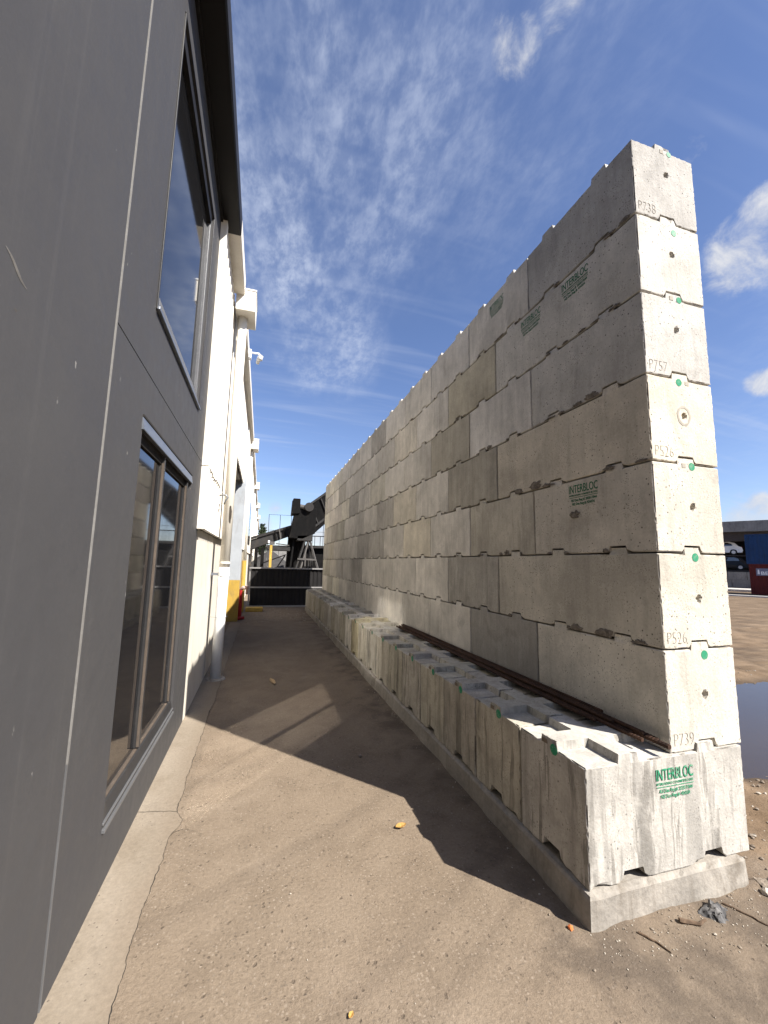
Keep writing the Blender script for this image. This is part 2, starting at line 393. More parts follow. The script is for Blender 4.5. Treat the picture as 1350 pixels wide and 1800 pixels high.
M['stone_pale'] = mat_simple('pale_pebble', (.34, .30, .245), .85, .3, 30, .3)
M['twig'] = mat_simple('dry_root', (.10, .068, .045), .9, .3, 30, .4)
M['rag'] = mat_simple('grey_blue_rag', (.045, .044, .044), .85, .35, 22, .3, dirt=(.20, .19, .18), dirt_amt=.85)
M['foil'] = mat_simple('crumpled_paper', (.17, .138, .105), .85, .25, 20, .3)
M['spall'] = mat_simple('broken_concrete', (.155, .132, .105), .95, .6, 34, 1.0, fine=90)
M['white_plastic'] = mat_simple('white_camera_plastic', (.78, .78, .78), .4, .03)
M['foliage'] = mat_simple('tree_foliage', (.03, .042, .022), .8, .4, 3)
M['bark'] = mat_simple('tree_bark', (.09, .07, .05), .9, .3)

# ------------------------------------------------------------------ mesh helpers
WT = {}
def link(o):
    col.objects.link(o); return o
def attach(o, parent):
    o.parent = parent
    o.matrix_parent_inverse = Matrix.Translation(-WT[parent.name])
def empty(name, loc, label, cat, group=None):
    o = bpy.data.objects.new(name, None); o.empty_display_size = .1
    o.location = loc; link(o); WT[o.name] = Vector(loc)
    o['label'] = label; o['category'] = cat
    if group: o['group'] = group
    return o
def tag(o, label, cat, group=None):
    o['label'] = label; o['category'] = cat
    if group: o['group'] = group
    return o
def put(name, me, mat, parent=None, loc=None, label=None, kind=None):
    """link a mesh whose coordinates are world coordinates (or local to loc)"""
    o = bpy.data.objects.new(name, me)
    if mat is not None and not me.materials: me.materials.append(mat)
    if loc is not None: o.location = loc
    link(o); WT[o.name] = Vector(loc) if loc is not None else Vector((0, 0, 0))
    if parent is not None: attach(o, parent)
    if label: o['label'] = label
    if kind: o['kind'] = kind
    return o
class MB:
    def __init__(s): s.v = []; s.f = []; s.sm = False
    def box(s, x0, x1, y0, y1, z0, z1):
        b = len(s.v)
        s.v += [(x, y, z) for z in (z0, z1) for y in (y0, y1) for x in (x0, x1)]
        s.f += [tuple(b + i for i in q) for q in ((0, 2, 3, 1), (4, 5, 7, 6), (0, 1, 5, 4), (2, 6, 7, 3), (0, 4, 6, 2), (1, 3, 7, 5))]
        return s
    def hexa(s, pts):
        b = len(s.v); s.v += [tuple(p) for p in pts]
        s.f += [tuple(b + i for i in q) for q in ((0, 2, 3, 1), (4, 5, 7, 6), (0, 1, 5, 4), (2, 6, 7, 3), (0, 4, 6, 2), (1, 3, 7, 5))]
        return s
    def beam(s, a, b, wd, h=None, up=(0, 0, 1)):
        a, b = Vector(a), Vector(b); h = h or wd
        d = (b - a).normalized(); u = Vector(up)
        if abs(d.dot(u)) > .98: u = Vector((0, 1, 0))
        r = d.cross(u).normalized() * wd / 2; u2 = r.cross(d).normalized() * h / 2
        s.hexa([a - r - u2, a + r - u2, b - r - u2, b + r - u2, a - r + u2, a + r + u2, b - r + u2, b + r + u2])
        return s
    def tube(s, pts, rad, n=10, cap=True):
        pts = [Vector(p) for p in pts]; b0 = len(s.v)
        rads = rad if isinstance(rad, (list, tuple)) else [rad] * len(pts)
        ref = None
        for i, p in enumerate(pts):
            d = (pts[min(i + 1, len(pts) - 1)] - pts[max(i - 1, 0)]).normalized()
            if ref is None:
                ref = Vector((0, 0, 1)) if abs(d.z) < .9 else Vector((1, 0, 0))
            r = d.cross(ref).normalized(); u = r.cross(d).normalized(); ref = u
            for k in range(n):
                a = 2 * math.pi * k / n
                s.v.append(tuple(p + (r * math.cos(a) + u * math.sin(a)) * rads[i]))
        for i in range(len(pts) - 1):
            for k in range(n):
                k2 = (k + 1) % n
                s.f.append((b0 + i * n + k, b0 + i * n + k2, b0 + (i + 1) * n + k2, b0 + (i + 1) * n + k))
        if cap:
            s.f.append(tuple(b0 + k for k in range(n))[::-1])
            e = b0 + (len(pts) - 1) * n
            s.f.append(tuple(e + k for k in range(n)))
        return s
    def prism(s, poly, ax, a0, a1):
        """extrude a 2-D polygon along axis ax"""
        def P(p, t):
            if ax == 0: return (t, p[0], p[1])
            if ax == 1: return (p[0], t, p[1])
            return (p[0], p[1], t)
        b = len(s.v); n = len(poly)
        s.v += [P(p, a0) for p in poly] + [P(p, a1) for p in poly]
        s.f.append(tuple(b + i for i in range(n))); s.f.append(tuple(b + n + i for i in range(n))[::-1])
        for i in range(n):
            j = (i + 1) % n
            s.f.append((b + j, b + i, b + n + i, b + n + j))
        return s
    def mesh(s, name, mat=None, smooth=False, fix=True):
        me = bpy.data.meshes.new(name); me.from_pydata(s.v, [], s.f)
        if fix:
            bm = bmesh.new(); bm.from_mesh(me); bmesh.ops.recalc_face_normals(bm, faces=bm.faces[:]); bm.to_mesh(me); bm.free()
        if smooth:
            for p in me.polygons: p.use_smooth = True
        if mat is not None: me.materials.append(mat)
        me.update()
        return me
    def build(s, name, mat, parent=None, smooth=False, label=None, kind=None):
        return put(name, s.mesh(name, mat, smooth), mat, parent, None, label, kind)
def bev(o, wd=.004, seg=2):
    md = o.modifiers.new('bevel', 'BEVEL'); md.width = wd; md.segments = seg; md.limit_method = 'ANGLE'; md.angle_limit = R(40)
    return o
def bx(name, mat, parent, x0, x1, y0, y1, z0, z1, bw=0.0, label=None):
    o = MB().box(x0, x1, y0, y1, z0, z1).build(name, mat, parent, label=label)
    if bw: bev(o, bw)
    return o
def nz(x, y, z=0.0): return noise.noise(Vector((x, y, z)))
def fbm(x, y, z=0.0, o=4): return noise.fractal(Vector((x, y, z)), 1.0, 2.0, o)

# ------------------------------------------------------------------ ground
XG, XW, YW, Z0, PH, XB, YB = -.7626, 2.38, 1.943, .7736, .5945, 1.745, 1.925
def steps(segs):
    out = []
    for a, b, st in segs:
        n = max(1, round((b - a) / st)); out += [a + (b - a) * i / n for i in range(n)]
    out.append(segs[-1][1]); return out
def sstep(t): t = min(1, max(0, t)); return t * t * (3 - 2 * t)
def ground_z(x, y):
    z = .0015 * nz(x * 1.3, y * 1.3) - .0015
    k = sstep((x - 2.95) / .5)
    if k > 0:
        far = 1 - sstep((x - 14) / 10)
        r = .030 * fbm(x * .8, y * .8, 3.1) + .022 * fbm(x * 2.6, y * 2.6, 7.7) + .012 * fbm(x * 7, y * 7, 1.7)
        e = ((x - 6.9) / 3.0) ** 2 + ((y - 3.55) / 1.72) ** 2
        dip = -.085 * (1 - sstep((e - .35) / 1.0))
        rim = .03 * math.exp(-((e - 1.55) / .35) ** 2)
        z += k * far * (r * (.45 if e < .8 else 1) + dip + rim)
    if y < 1.93 and 1.6 < x < 3.05:
        z += .028 * math.exp(-max(0, 1.905 - y) / .06) * (.55 + .6 * fbm(x * 6, y * 6, 8)) * sstep((x - 1.62) / .15) * sstep((3.05 - x) / .12)
    if y >= 1.93 and 1.3 < x < 1.9 and y < 16.5:
        z += .014 * math.exp(-max(0, 1.722 - x) / .05) * (.5 + .6 * fbm(x * 5, y * 5, 3))
    kf = sstep((1.75 - y) / .5) * sstep((x - 1.6) / .6) * .010
    z += kf * (fbm(x * 5, y * 5, 2.2))
    return z
xs = steps([(-400, -60, 68), (-60, -6, 9), (-6, -1, .5), (-1, 1.45, .09), (1.45, 3.1, .035), (3.1, 10.5, .07), (10.5, 20, .4), (20, 60, 4), (60, 400, 68)])
ys = steps([(-300, -40, 65), (-40, -4, 6), (-4, -1, .3), (-1, 1.5, .08), (1.5, 2.1, .025), (2.1, 8, .075), (8, 20, .25), (20, 60, 4), (60, 500, 88)])
gv = [(x, y, ground_z(x, y)) for y in ys for x in xs]
nx = len(xs)
gf = [(j * nx + i, j * nx + i + 1, (j + 1) * nx + i + 1, (j + 1) * nx + i) for j in range(len(ys) - 1) for i in range(nx - 1)]
gm = bpy.data.meshes.new('ground'); gm.from_pydata(gv, [], gf)
for p_ in gm.polygons: p_.use_smooth = True
put('ground', gm, M['ground'], kind='structure')
mb = MB(); mb.v = [(3.2, .9, -.034), (11, .9, -.034), (11, 6.6, -.034), (3.2, 6.6, -.034)]; mb.f = [(0, 1, 2, 3)]
put('puddle_water', mb.mesh('puddle_water', M['water'], fix=False), M['water'], kind='structure')

# concrete apron strip beside the warehouse, with a ragged outer edge
def apron_edge(y):
    return -.49 + .022 * fbm(0.3, y * 2.6, 5, 6) + .006 * nz(.7, y * 19) + .004 * nz(.2, y * 47) + (.05 if 3.2 < y < 3.6 else 0) * sstep(1 - abs(y - 3.4) / .2)
yy = [(-3 + .012 * i) for i in range(int(16.3 / .012))]
mb = MB()
for y in yy: mb.v += [(XG - .02, y, .004), (apron_edge(y), y, .004 + .0005)]
mb.f = [(2 * i, 2 * i + 1, 2 * i + 3, 2 * i + 2) for i in range(len(yy) - 1)]
apron = put('concrete_apron', mb.mesh('concrete_apron', M['apron'], fix=False), M['apron'], kind='structure')
mb = MB()
for y in yy:
    e = apron_edge(y); wd = .0012 + .003 * max(0, nz(3, y * 4)) + .0012 * nz(9, y * 25)
    mb.v += [(e - wd, y, .006), (e + wd, y, .0055)]
mb.f = [(2 * i, 2 * i + 1, 2 * i + 3, 2 * i + 2) for i in range(len(yy) - 1)]
put('crack', mb.mesh('crack', M['dark_joint'], fix=False), M['dark_joint'], apron)
mb = MB(); n = 40
for i in range(n + 1):
    x = XG + (apron_edge(3.53) - XG) * i / n; y = 3.60 - .06 * i / n + .012 * fbm(x * 9, 3, 1)
    wd = .0016 + .0016 * abs(nz(x * 20, 4)); mb.v += [(x, y - wd, .0065), (x, y + wd, .0065)]
mb.f = [(2 * i, 2 * i + 1, 2 * i + 3, 2 * i + 2) for i in range(n)]
put('crack', mb.mesh('crack', M['dark_joint'], fix=False), M['dark_joint'], apron)
mb = MB(); n = 40
for i in range(n + 1):
    x = apron_edge(3.28) + .2 * i / n; y = 3.27 + .05 * math.sin(i / 9) + .02 * fbm(x * 9, 8, 1)
    wd = .0012 * (1 - i / n) + .0005; mb.v += [(x, y - wd, .004), (x, y + wd, .004)]
mb.f = [(2 * i, 2 * i + 1, 2 * i + 3, 2 * i + 2) for i in range(n)]
put('crack', mb.mesh('crack', M['dark_joint'], fix=False), M['dark_joint'], apron)

# ------------------------------------------------------------------ interlocking concrete block wall
KH, KW = .043, .066
def cuts(L, centres, res, e, res0=None):
    s = {0.0, e, L - e, L}
    for c in centres: s |= {c - KW - .010, c - KW, c + KW, c + KW + .010}
    s = sorted(s); out = []
    for a, b in zip(s, s[1:]):
        n = max(1, math.ceil((b - a) / res - 1e-6)); out += [a + (b - a) * i / n for i in range(n)]
    out.append(s[-1]); return out
def key(t, centres, grow):
    k = 0.0
    for c in centres:
        d = abs(t - c)
        k = max(k, min(1, max(0, (KW + .010 + grow - d) / .010)))
    return k
def block_mesh(name, L, W, H, long_axis, kh=KH, res=9.0, resz=9.0, seed=0, chip=.010, groove=.046, holes=(), resl=None, wob=0.0, rag=0.0):
    """cast block with crossed ridges on top and matching grooves below; L along long_axis"""
    cl = [.3 + .6 * i for i in range(int(round(L / .6)))] if L > .7 else [L / 2]
    cw = [W / 2]
    e = .008
    ls = cuts(L, cl, resl or res, e); ws = cuts(W, cw, res, e)
    n0 = max(1, math.ceil((H - 2 * e) / resz)); ts = [0, e / H] + [e / H + (1 - 2 * e / H) * i / n0 for i in range(1, n0)] + [1 - e / H, 1]
    nl, nw, nt_ = len(ls), len(ws), len(ts)
    idx = {}; V = []; F = []
    rnd = Vector((seed * 3.7, seed * 1.9, seed * 5.3))
    def vid(i, j, k):
        q = (i, j, k)
        if q in idx: return idx[q]
        l, w_, t = ls[i], ws[j], ts[k]
        top = H + kh * max(key(l, cl, 0), key(w_, cw, 0))
        bot = groove * max(key(l, cl, .0035), key(w_, cw, .0035))
        z = bot + (top - bot) * t
        # keep body layers level: only lift the outer layers
        if 0 < k < nt_ - 1: z = max(bot + (.006 if k == 1 else 0), min(H * t, H))
        p = Vector((l, w_, z))
        m = (i in (0, nl - 1)) + (j in (0, nw - 1)) + (k in (0, nt_ - 1))
        nrm = Vector(((-1 if i == 0 else 1 if i == nl - 1 else 0), (-1 if j == 0 else 1 if j == nw - 1 else 0), (-1 if k == 0 else 1 if k == nt_ - 1 else 0)))
        s = p * 1.0 + rnd
        if wob: p -= nrm * wob * (.5 + .5 * noise.noise(s * 5))
        if m >= 2:
            c = .0018 + chip * max(0, noise.noise(s * 7) - .05) + chip * .8 * max(0, noise.noise(s * 31) - .1)
            p -= nrm * c
        if rag and k < nt_ - 1:
            cut = rag * max(0, noise.fractal(Vector((l * 3.1 + seed, w_ * 3.1, seed)), 1.0, 2.0, 4) - .05)
            if p.z < cut: p.z = cut + (k * .0008); p -= nrm * min(.012, (cut) * .3)
        for (ax, hl, hz, hr, hd) in holes:
            on = (ax == 'L0' and i == 0)
            if on:
                d = math.hypot((w_ - hl), (z - hz)) / hr * (1 + .25 * noise.noise(s * 60))
                if d < 1: p.x += hd * min(1, (1 - d) * 2.2)
        idx[q] = len(V)
        V.append((p.y, p.x, p.z) if long_axis == 'Y' else (p.x, p.y, p.z))
        return idx[q]
    for i in range(nl - 1):
        for j in range(nw - 1):
            for k in (0, nt_ - 1): F.append((vid(i, j, k), vid(i + 1, j, k), vid(i + 1, j + 1, k), vid(i, j + 1, k)))
    for i in range(nl - 1):
        for k in range(nt_ - 1):
            for j in (0, nw - 1): F.append((vid(i, j, k), vid(i + 1, j, k), vid(i + 1, j, k + 1), vid(i, j, k + 1)))
    for j in range(nw - 1):
        for k in range(nt_ - 1):
            for i in (0, nl - 1): F.append((vid(i, j, k), vid(i, j + 1, k), vid(i, j + 1, k + 1), vid(i, j, k + 1)))
    b = MB(); b.v = V; b.f = F
    return b.mesh(name, M['block'])

wall = empty('block_wall', (XW, YW, 0), 'tall wall of interlocking pale concrete blocks on a row of crosswise base blocks', 'wall')
GAP = .009
W = .592; HB = PH - GAP
std = [block_mesh('concrete_block', 1.2 - .009, W, HB, 'Y', res=.30, resz=.30, seed=s) for s in (1, 2, 3, 4)]
half = block_mesh('concrete_block', .6 - .009, W, HB, 'Y', res=.30, resz=.30, seed=6)
mid = [block_mesh('concrete_block', 1.2 - .009, W, HB, 'Y', res=.06, resz=.06, seed=s, chip=.013, wob=.002) for s in (11, 12, 13, 14, 15)]
W0 = (.505, .472, .415)
def T(k, r=1.0, b=1.0):
    r = 1 + (r - 1) * .6; b = 1 + (b - 1) * .6; k = 1 + (k - 1) * 1.45
    return [W0[0] * k * r, W0[1] * k, W0[2] * k * b]
# how pale each block is, course by course from the near end
tints = {
 6: [T(.84, .97, 1.06), T(.97), T(1.0, .99, 1.03), T(.98, 1, .99), T(1.03), T(.80), T(1.0), T(.92), T(1.02)],
 5: [T(.97, .98, 1.02), T(.86, 1.05, .80), T(1.03), T(1.08, 1.03, .92), T(.88), T(1.0), T(.94), T(1.05)],
 4: [T(.92, .97, 1.05), T(1.02, .98, 1.05), T(.78, 1.03, .88), T(.94), T(1.08), T(.92, 1, .92), T(1.02), T(.86)],
 3: [T(.97, 1.03, .92), T(.74, 1.03, .90), T(.98), T(1.03, 1.04, .88), T(.80), T(1.0), T(.96), T(1.05)],
 2: [T(.92, 1.0, .98), T(.90, 1.03, .90), T(1.08), T(1.02, 1.05, .86), T(1.0), T(.86), T(.78), T(1.0)],
 1: [T(.93, 1.02, .92), T(.80, 1.0, .98), T(1.06), T(1.02), T(.94), T(1.06), T(.74), T(.98), T(.84)],
 0: [T(1.04, 1.01, .95), T(.74, .99, 1.02), T(1.02), T(.95), T(1.14), T(1.06), T(.9), T(.86), T(1.0)],
}
codes = {6: 'P738', 4: 'P757', 3: 'P526', 1: 'P526', 0: 'P739'}
hole_at = {6: (.318, .39), 5: (.31, .34), 4: (.301, .36), 3: (.31, .33), 2: (.328, .30), 1: (.32, .30), 0: (.31, .31)}
wall_blocks = {}
for k in range(7):
    z = Z0 + PH * k
    lens = [1.2] * 12 if k % 2 == 0 else [1.8] + [1.2] * 10 + [.6]
    y = YW
    for i, L in enumerate(lens):
        if i == 0:
            hl, hz = hole_at[k]
            hs = [('L0', hl, hz, .022, .06)]
            me = block_mesh('concrete_block', L - .009, W, HB, 'Y', res=.0125, resz=.0125, seed=20 + k, chip=.019, groove=.056 if k == 0 else .046, holes=hs, resl=.045, wob=.0015)
        elif i < 3: me = mid[(k * 3 + i) % 5]
        elif L < .7: me = half
        else: me = std[(k * 5 + i * 3) % 4]
        jx = .004 * nz(k * 7.1, i * 3.3); 
        o = put('concrete_block', me, M['block'], wall, (XW + jx, y + .003, z))
        tl = tints[k]
        o['tint'] = tl[i] if i < len(tl) else T(random.uniform(.80, 1.16), random.uniform(.99, 1.05), random.uniform(.86, 1.0))
        o['pits'] = .95 if i == 0 else .4
        if i == 0 and k in (3, 2): o['tint'] = [o['tint'][0] * 1.05, o['tint'][1] * 1.03, o['tint'][2]]
        o['stain'] = random.choice((.0, .1, .25, .35)) if i else .15
        wall_blocks[(k, i)] = o
        y += L

# base course: blocks laid crosswise, one block length deep
HBB = Z0 - .165 - .004
bw = .597
base_std = [block_mesh('base_block', 1.198, bw - .014, HBB, 'X', kh=.048, res=.10, resz=.10, seed=40 + s, chip=.014, groove=.050, wob=.0015) for s in range(4)]
base_near = [block_mesh('base_block', 1.198, bw - .014, HBB, 'X', kh=.048, res=.022, resz=.022, seed=50 + s, chip=.032, groove=.060, wob=.002, resl=.03, rag=.045) for s in range(3)]
base_blocks = []
for i in range(24):
    me = base_near[i] if i < 3 else base_std[(i * 3) % 4]
    y = YB + bw * i
    o = put('base_block', me, M['block'], wall, (XB + .006 * nz(i * 1.7, 2), y + .006, .167))
    k = random.uniform(.86, 1.06); o['tint'] = T(k * .93, random.uniform(1.0, 1.05), random.uniform(.84, .95))
    if i == 0: o['tint'] = T(.90, .99, 1.02)
    if i == 1: o['tint'] = T(.88, 1.03, .88)
    if i == 9: o['tint'] = T(.92, 1.10, .62)
    if i in (10, 14): o['tint'] = T(1.10, 1.0, 1.0)
    o['pits'] = .7; o['stain'] = random.uniform(.6, 1.0) if i else .75
    base_blocks.append(o)

# strip footing under the base course, cast rough
fx0, fx1, fy0, fy1 = 1.728, 2.865, 1.912, 16.3
def rough_box(name, mat, parent, xs_, ys_, zs_, amp, seed):
    nX, nY, nZ = len(xs_), len(ys_), len(zs_); idx = {}; b = MB()
    def vid(i, j, k):
        q = (i, j, k)
        if q in idx: return idx[q]
        p = Vector((xs_[i], ys_[j], zs_[k]))
        nrm = Vector(((-1 if i == 0 else 1 if i == nX - 1 else 0), (-1 if j == 0 else 1 if j == nY - 1 else 0), (1 if k == nZ - 1 else 0)))
        m = abs(nrm.x) + abs(nrm.y) + abs(nrm.z); f = noise.fractal(p * 3.3 + Vector((seed, 0, 0)), 1.0, 2.0, 4)
        p += nrm * amp * f
        if m >= 2: p -= nrm * (.006 + .022 * max(0, noise.noise(p * 9)))
        if k == nZ - 1: p.z += .3 * amp * noise.noise(p * 14)
        if k < nZ - 1 and abs(nrm.x) + abs(nrm.y) > 0: p += Vector((nrm.x, nrm.y, 0)) * .02 * (1 - k / nZ) * (.6 + noise.noise(p * 2.1))
        idx[q] = len(b.v); b.v.append(tuple(p)); return idx[q]
    for i in range(nX - 1):
        for j in range(nY - 1): b.f.append((vid(i, j, nZ - 1), vid(i + 1, j, nZ - 1), vid(i + 1, j + 1, nZ - 1), vid(i, j + 1, nZ - 1)))
        for k in range(nZ - 1):
            for j in (0, nY - 1): b.f.append((vid(i, j, k), vid(i + 1, j, k), vid(i + 1, j, k + 1), vid(i, j, k + 1)))
    for j in range(nY - 1):
        for k in range(nZ - 1):
            for i in (0, nX - 1): b.f.append((vid(i, j, k), vid(i, j + 1, k), vid(i, j + 1, k + 1), vid(i, j, k + 1)))
    return put(name, b.mesh(name, mat), mat, parent)
rough_box('footing', M['footing'], wall, steps([(fx0, fx1, .03)]), steps([(fy0, 4.2, .03), (4.2, fy1, .16)]), [-.03, .0, .03, .06, .09, .12, .145, .163], .007, 3.0)

# lettering helper: flat text turned into a thin mesh
dg = bpy.context.evaluated_depsgraph_get()
def text_obj(name, body, size, mat, parent, origin, face, bold=0.0, width=None, thick=.0006):
    cu = bpy.data.curves.new('lettering', 'FONT'); cu.body = body; cu.size = size; cu.offset = bold; cu.extrude = thick; cu.resolution_u = 3
    tmp = bpy.data.objects.new('lettering', cu); col.objects.link(tmp)
    d = bpy.context.evaluated_depsgraph_get(); d.update()
    me = bpy.data.meshes.new_from_object(tmp.evaluated_get(d))
    bpy.data.objects.remove(tmp); bpy.data.curves.remove(cu)
    me.name = name
    if width and len(me.vertices):
        x1 = max(v.co.x for v in me.vertices); x0 = min(v.co.x for v in me.vertices)
        for v in me.vertices: v.co.x = (v.co.x - x0) * width / max(1e-6, x1 - x0)
    Mx = {'-X': Matrix(((0, 0, -1), (-1, 0, 0), (0, 1, 0))), '-Y': Matrix(((1, 0, 0), (0, 0, -1), (0, 1, 0)))}[face] if isinstance(face, str) else face
    for v in me.vertices: v.co = Mx @ v.co + Vector(origin)
    me.materials.clear(); me.materials.append(mat)
    return put(name, me, mat, parent)
def join_meshes(name, objs, parent, mat):
    b = MB()
    for o in objs:
        base = len(b.v); b.v += [tuple(v.co) for v in o.data.vertices]; b.f += [tuple(base + i for i in p.vertices) for p in o.data.polygons]
        bpy.data.objects.remove(o)
    return put(name, b.mesh(name, mat, fix=False), mat, parent)
def stencil(parent, face, origin, width, mat, slant=0.0):
    o = Vector(origin); h = width * .235
    up = Vector((0, 0, 1)); rt = Vector((0, -1, 0)) if face == '-X' else Vector((1, 0, 0))
    parts = [text_obj('t', 'INTERBLOC', h * 1.32, mat, None, o, face, bold=h * .006, width=width)]
    parts.append(text_obj('t', 'INTERLOCKING CONCRETE BLOCKS', h * .26, mat, None, o - up * h * .36, face, bold=h * .005, width=width * .99))
    bar = MB(); a = o - up * h * .56; b_ = a + rt * width; dz = up * h * .055
    nrm = Vector((-1, 0, 0)) if face == '-X' else Vector((0, -1, 0))
    bar.hexa([a, b_, a - nrm * .001, b_ - nrm * .001, a + dz, b_ + dz, a + dz - nrm * .001, b_ + dz - nrm * .001])
    parts.append(bar.build('t', mat))
    parts.append(text_obj('t', 'AU Des Reg #: 202017044', h * .40, mat, None, o - up * h * .98 + rt * width * .06, face, bold=h * .006, width=width * .90))
    parts.append(text_obj('t', 'NZ Des Reg #: 424354', h * .40, mat, None, o - up * h * 1.42 + rt * width * .10, face, bold=h * .006, width=width * .78))
    return join_meshes('stencil_print', parts, parent, mat)
def fx_of(k, i): return wall_blocks[(k, i)].location.x - .0004
stencil(wall_blocks[(5, 0)], '-X', (fx_of(5, 0), YW + .745, Z0 + 3.455), .295, M['green'])
stencil(wall_blocks[(5, 0)], '-X', (fx_of(5, 0), YW + 1.325, Z0 + 3.455), .295, M['green'])
stencil(wall_blocks[(6, 1)], '-X', (fx_of(6, 1), YW + 1.90, Z0 + 4.00), .275, M['green'])
stencil(wall_blocks[(2, 0)], '-X', (fx_of(2, 0), YW + .748, Z0 + 1.672), .295, M['green'])
stencil(base_blocks[0], '-Y', (2.237, YB + .0032, .648), .285, M['green_sunlit'])

# scribed casting codes, green quality dots and scanner tags on the near end
def disc(name, mat, parent, centre, r, face, seed=0, n=18, squash=1.0):
    b = MB(); c = Vector(centre)
    rt = Vector((0, -1, 0)) if face == '-X' else Vector((1, 0, 0)); nrm = Vector((-1, 0, 0)) if face == '-X' else Vector((0, -1, 0))
    for lay in (0, 1):
        for i in range(n):
            a = 2 * math.pi * i / n; rr = r * (1 + .06 * nz(math.cos(a) * 2 + seed, math.sin(a) * 2))
            b.v.append(tuple(c + rt * rr * math.cos(a) + Vector((0, 0, 1)) * rr * squash * math.sin(a) - nrm * .001 * lay))
    b.f = [tuple(range(n)), tuple(range(n, 2 * n))[::-1]] + [(i, (i + 1) % n, n + (i + 1) % n, n + i) for i in range(n)]
    return put(name, b.mesh(name, mat), mat, parent)
FY = YW + .0022
for k, s in codes.items():
    text_obj('scribed_code', s, .108, M['scribe'], wall_blocks[(k, 0)], (XW + (.035 if k != 6 else .03), FY, Z0 + PH * k + (.030 if k != 0 else .035)), '-Y', bold=-.0034, width=.155)
dots = {6: (.355, .575, 'green_faint', .026), 5: (.345, .52, 'green_faint', .030), 4: (.345, .59, 'green_dot', .028), 3: (.285, .565, 'green_dot', .031), 2: (.345, .575, 'green_dot', .032), 1: (.315, .565, 'green_dot', .033), 0: (.33, .55, 'green_dot', .034)}
for k, (dx, dz, mt, r) in dots.items():
    disc('painted_dot', M[mt], wall_blocks[(k, 0)], (XW + dx, FY, Z0 + PH * k + dz), r * .84, '-Y', k)
for k in (6, 4, 3, 2):
    x0 = XW + dots[k][0] + (.045 if k == 3 else -.10); z0 = Z0 + PH * k + dots[k][1] + .002
    b = MB().box(x0 + .012, x0 + .045, FY - .0005, FY + .001, z0 - .015, z0 + .015)
    lab = b.build('barcode_label', M['scribe'], wall_blocks[(k, 0)])
for i in range(12):
    disc('painted_dot', M['green_dot'] if i < 7 else M['green'], base_blocks[i], (XB - .0012 + .006 * nz(i * 1.7, 2), YB + bw * i + bw / 2 - .045, Z0 - .008), .031, '-X', i)
    jx = .006 * nz(i * 1.7, 2); b = MB().box(XB + jx - .0015, XB + jx + .001, YB + bw * i + bw / 2 + .015, YB + bw * i + bw / 2 + .062, Z0 + .002, Z0 + .028)
    b.build('barcode_label', M['foil'], base_blocks[i])
# round cast ring about the lifting hole of the fourth block up
mb = MB(); n = 28; cx_, cz_ = XW + hole_at[3][0], Z0 + PH * 3 + hole_at[3][1]
for i in range(n):
    a = 2 * math.pi * i / n
    for r_ in (.047, .062): rr = r_ * (1 + .10 * nz(i * .9, r_ * 90)); mb.v.append((cx_ + rr * math.cos(a), FY, cz_ + rr * 1.15 * math.sin(a)))
mb.f = [(2 * i, 2 * ((i + 1) % n), 2 * ((i + 1) % n) + 1, 2 * i + 1) for i in range(n)]
put('cast_ring', mb.mesh('cast_ring', M['scribe'], fix=False), M['scribe'], wall_blocks[(3, 0)])
# patches of crumbled concrete along the joints of the wall face
def crumble(parent, y, z, ry, rz, seed):
    b = MB(); n = 22
    b.v.append((XW - .007, y, z + rz * .4))
    for ring, kk in ((.6, -.0075), (1.0, -.002)):
        for i in range(n):
            a = 2 * math.pi * i / n
            rr = ring * (1 + .45 * fbm(math.cos(a) * 2.6 + seed * 3, math.sin(a) * 2.6, 1) + .30 * nz(i * 1.7, seed * 5))
            b.v.append((XW + kk + .002 * nz(seed, i * .9), y + ry * rr * math.cos(a), max(z + .001, z + rz * .4 + rz * .62 * rr * math.sin(a))))
    for i in range(n):
        j = (i + 1) % n
        b.f += [(0, 1 + i, 1 + j), (1 + i, 1 + n + i, 1 + n + j, 1 + j)]
    put('crumbled_patch', b.mesh('crumbled_patch', M['spall']), M['spall'], parent)
for (k, i, s, ry, rz, sd_) in ((3, 0, 1.17, .075, .085, 1), (3, 0, 1.43, .05, .055, 2), (3, 0, 1.02, .05, .03, 3), (4, 0, .47, .075, .05, 4), (4, 0, .62, .05, .03, 5), (1, 0, .45, .07, .06, 6), (1, 0, .72, .06, .045, 7),
                              (6, 0, .09, .05, .035, 9), (6, 0, .24, .05, .03, 10), (2, 1, 1.64, .05, .05, 11), (2, 1, 1.75, .03, .03, 12), (4, 1, 1.95, .06, .04, 13), (6, 1, 1.72, .09, .03, 14), (5, 1, 2.72, .035, .035, 15),
                              (1, 0, .16, .045, .03, 16), (5, 0, .22, .06, .025, 17), (3, 0, .34, .05, .03, 18), (3, 0, .08, .05, .02, 19)):
    crumble(wall_blocks[(k, i)], YW + s, Z0 + PH * k, ry, rz, sd_)
rc = random.Random(31)
for k in range(7):
    for i in range(0, 6):
        o = wall_blocks[(k, i)]; y0 = o.location.y - YW; L = o.dimensions.y if o.dimensions.y > 0 else 1.2
        for q in range(4 if i < 3 else 2):
            cands = [.3 + .6 * m_ + rc.choice((-.10, .10)) for m_ in range(3 if (k % 2 and i == 0) else 2)] + [rc.uniform(.05, 1.1)]
            crumble(o, YW + y0 + rc.choice(cands), Z0 + PH * k, rc.uniform(.012, .045), rc.uniform(.008, .030), rc.uniform(0, 99))
# rough ghost under the stencil of the third course
crumble(wall_blocks[(2, 0)], YW + .69, Z0 + 1.47, .05, .06, 21)

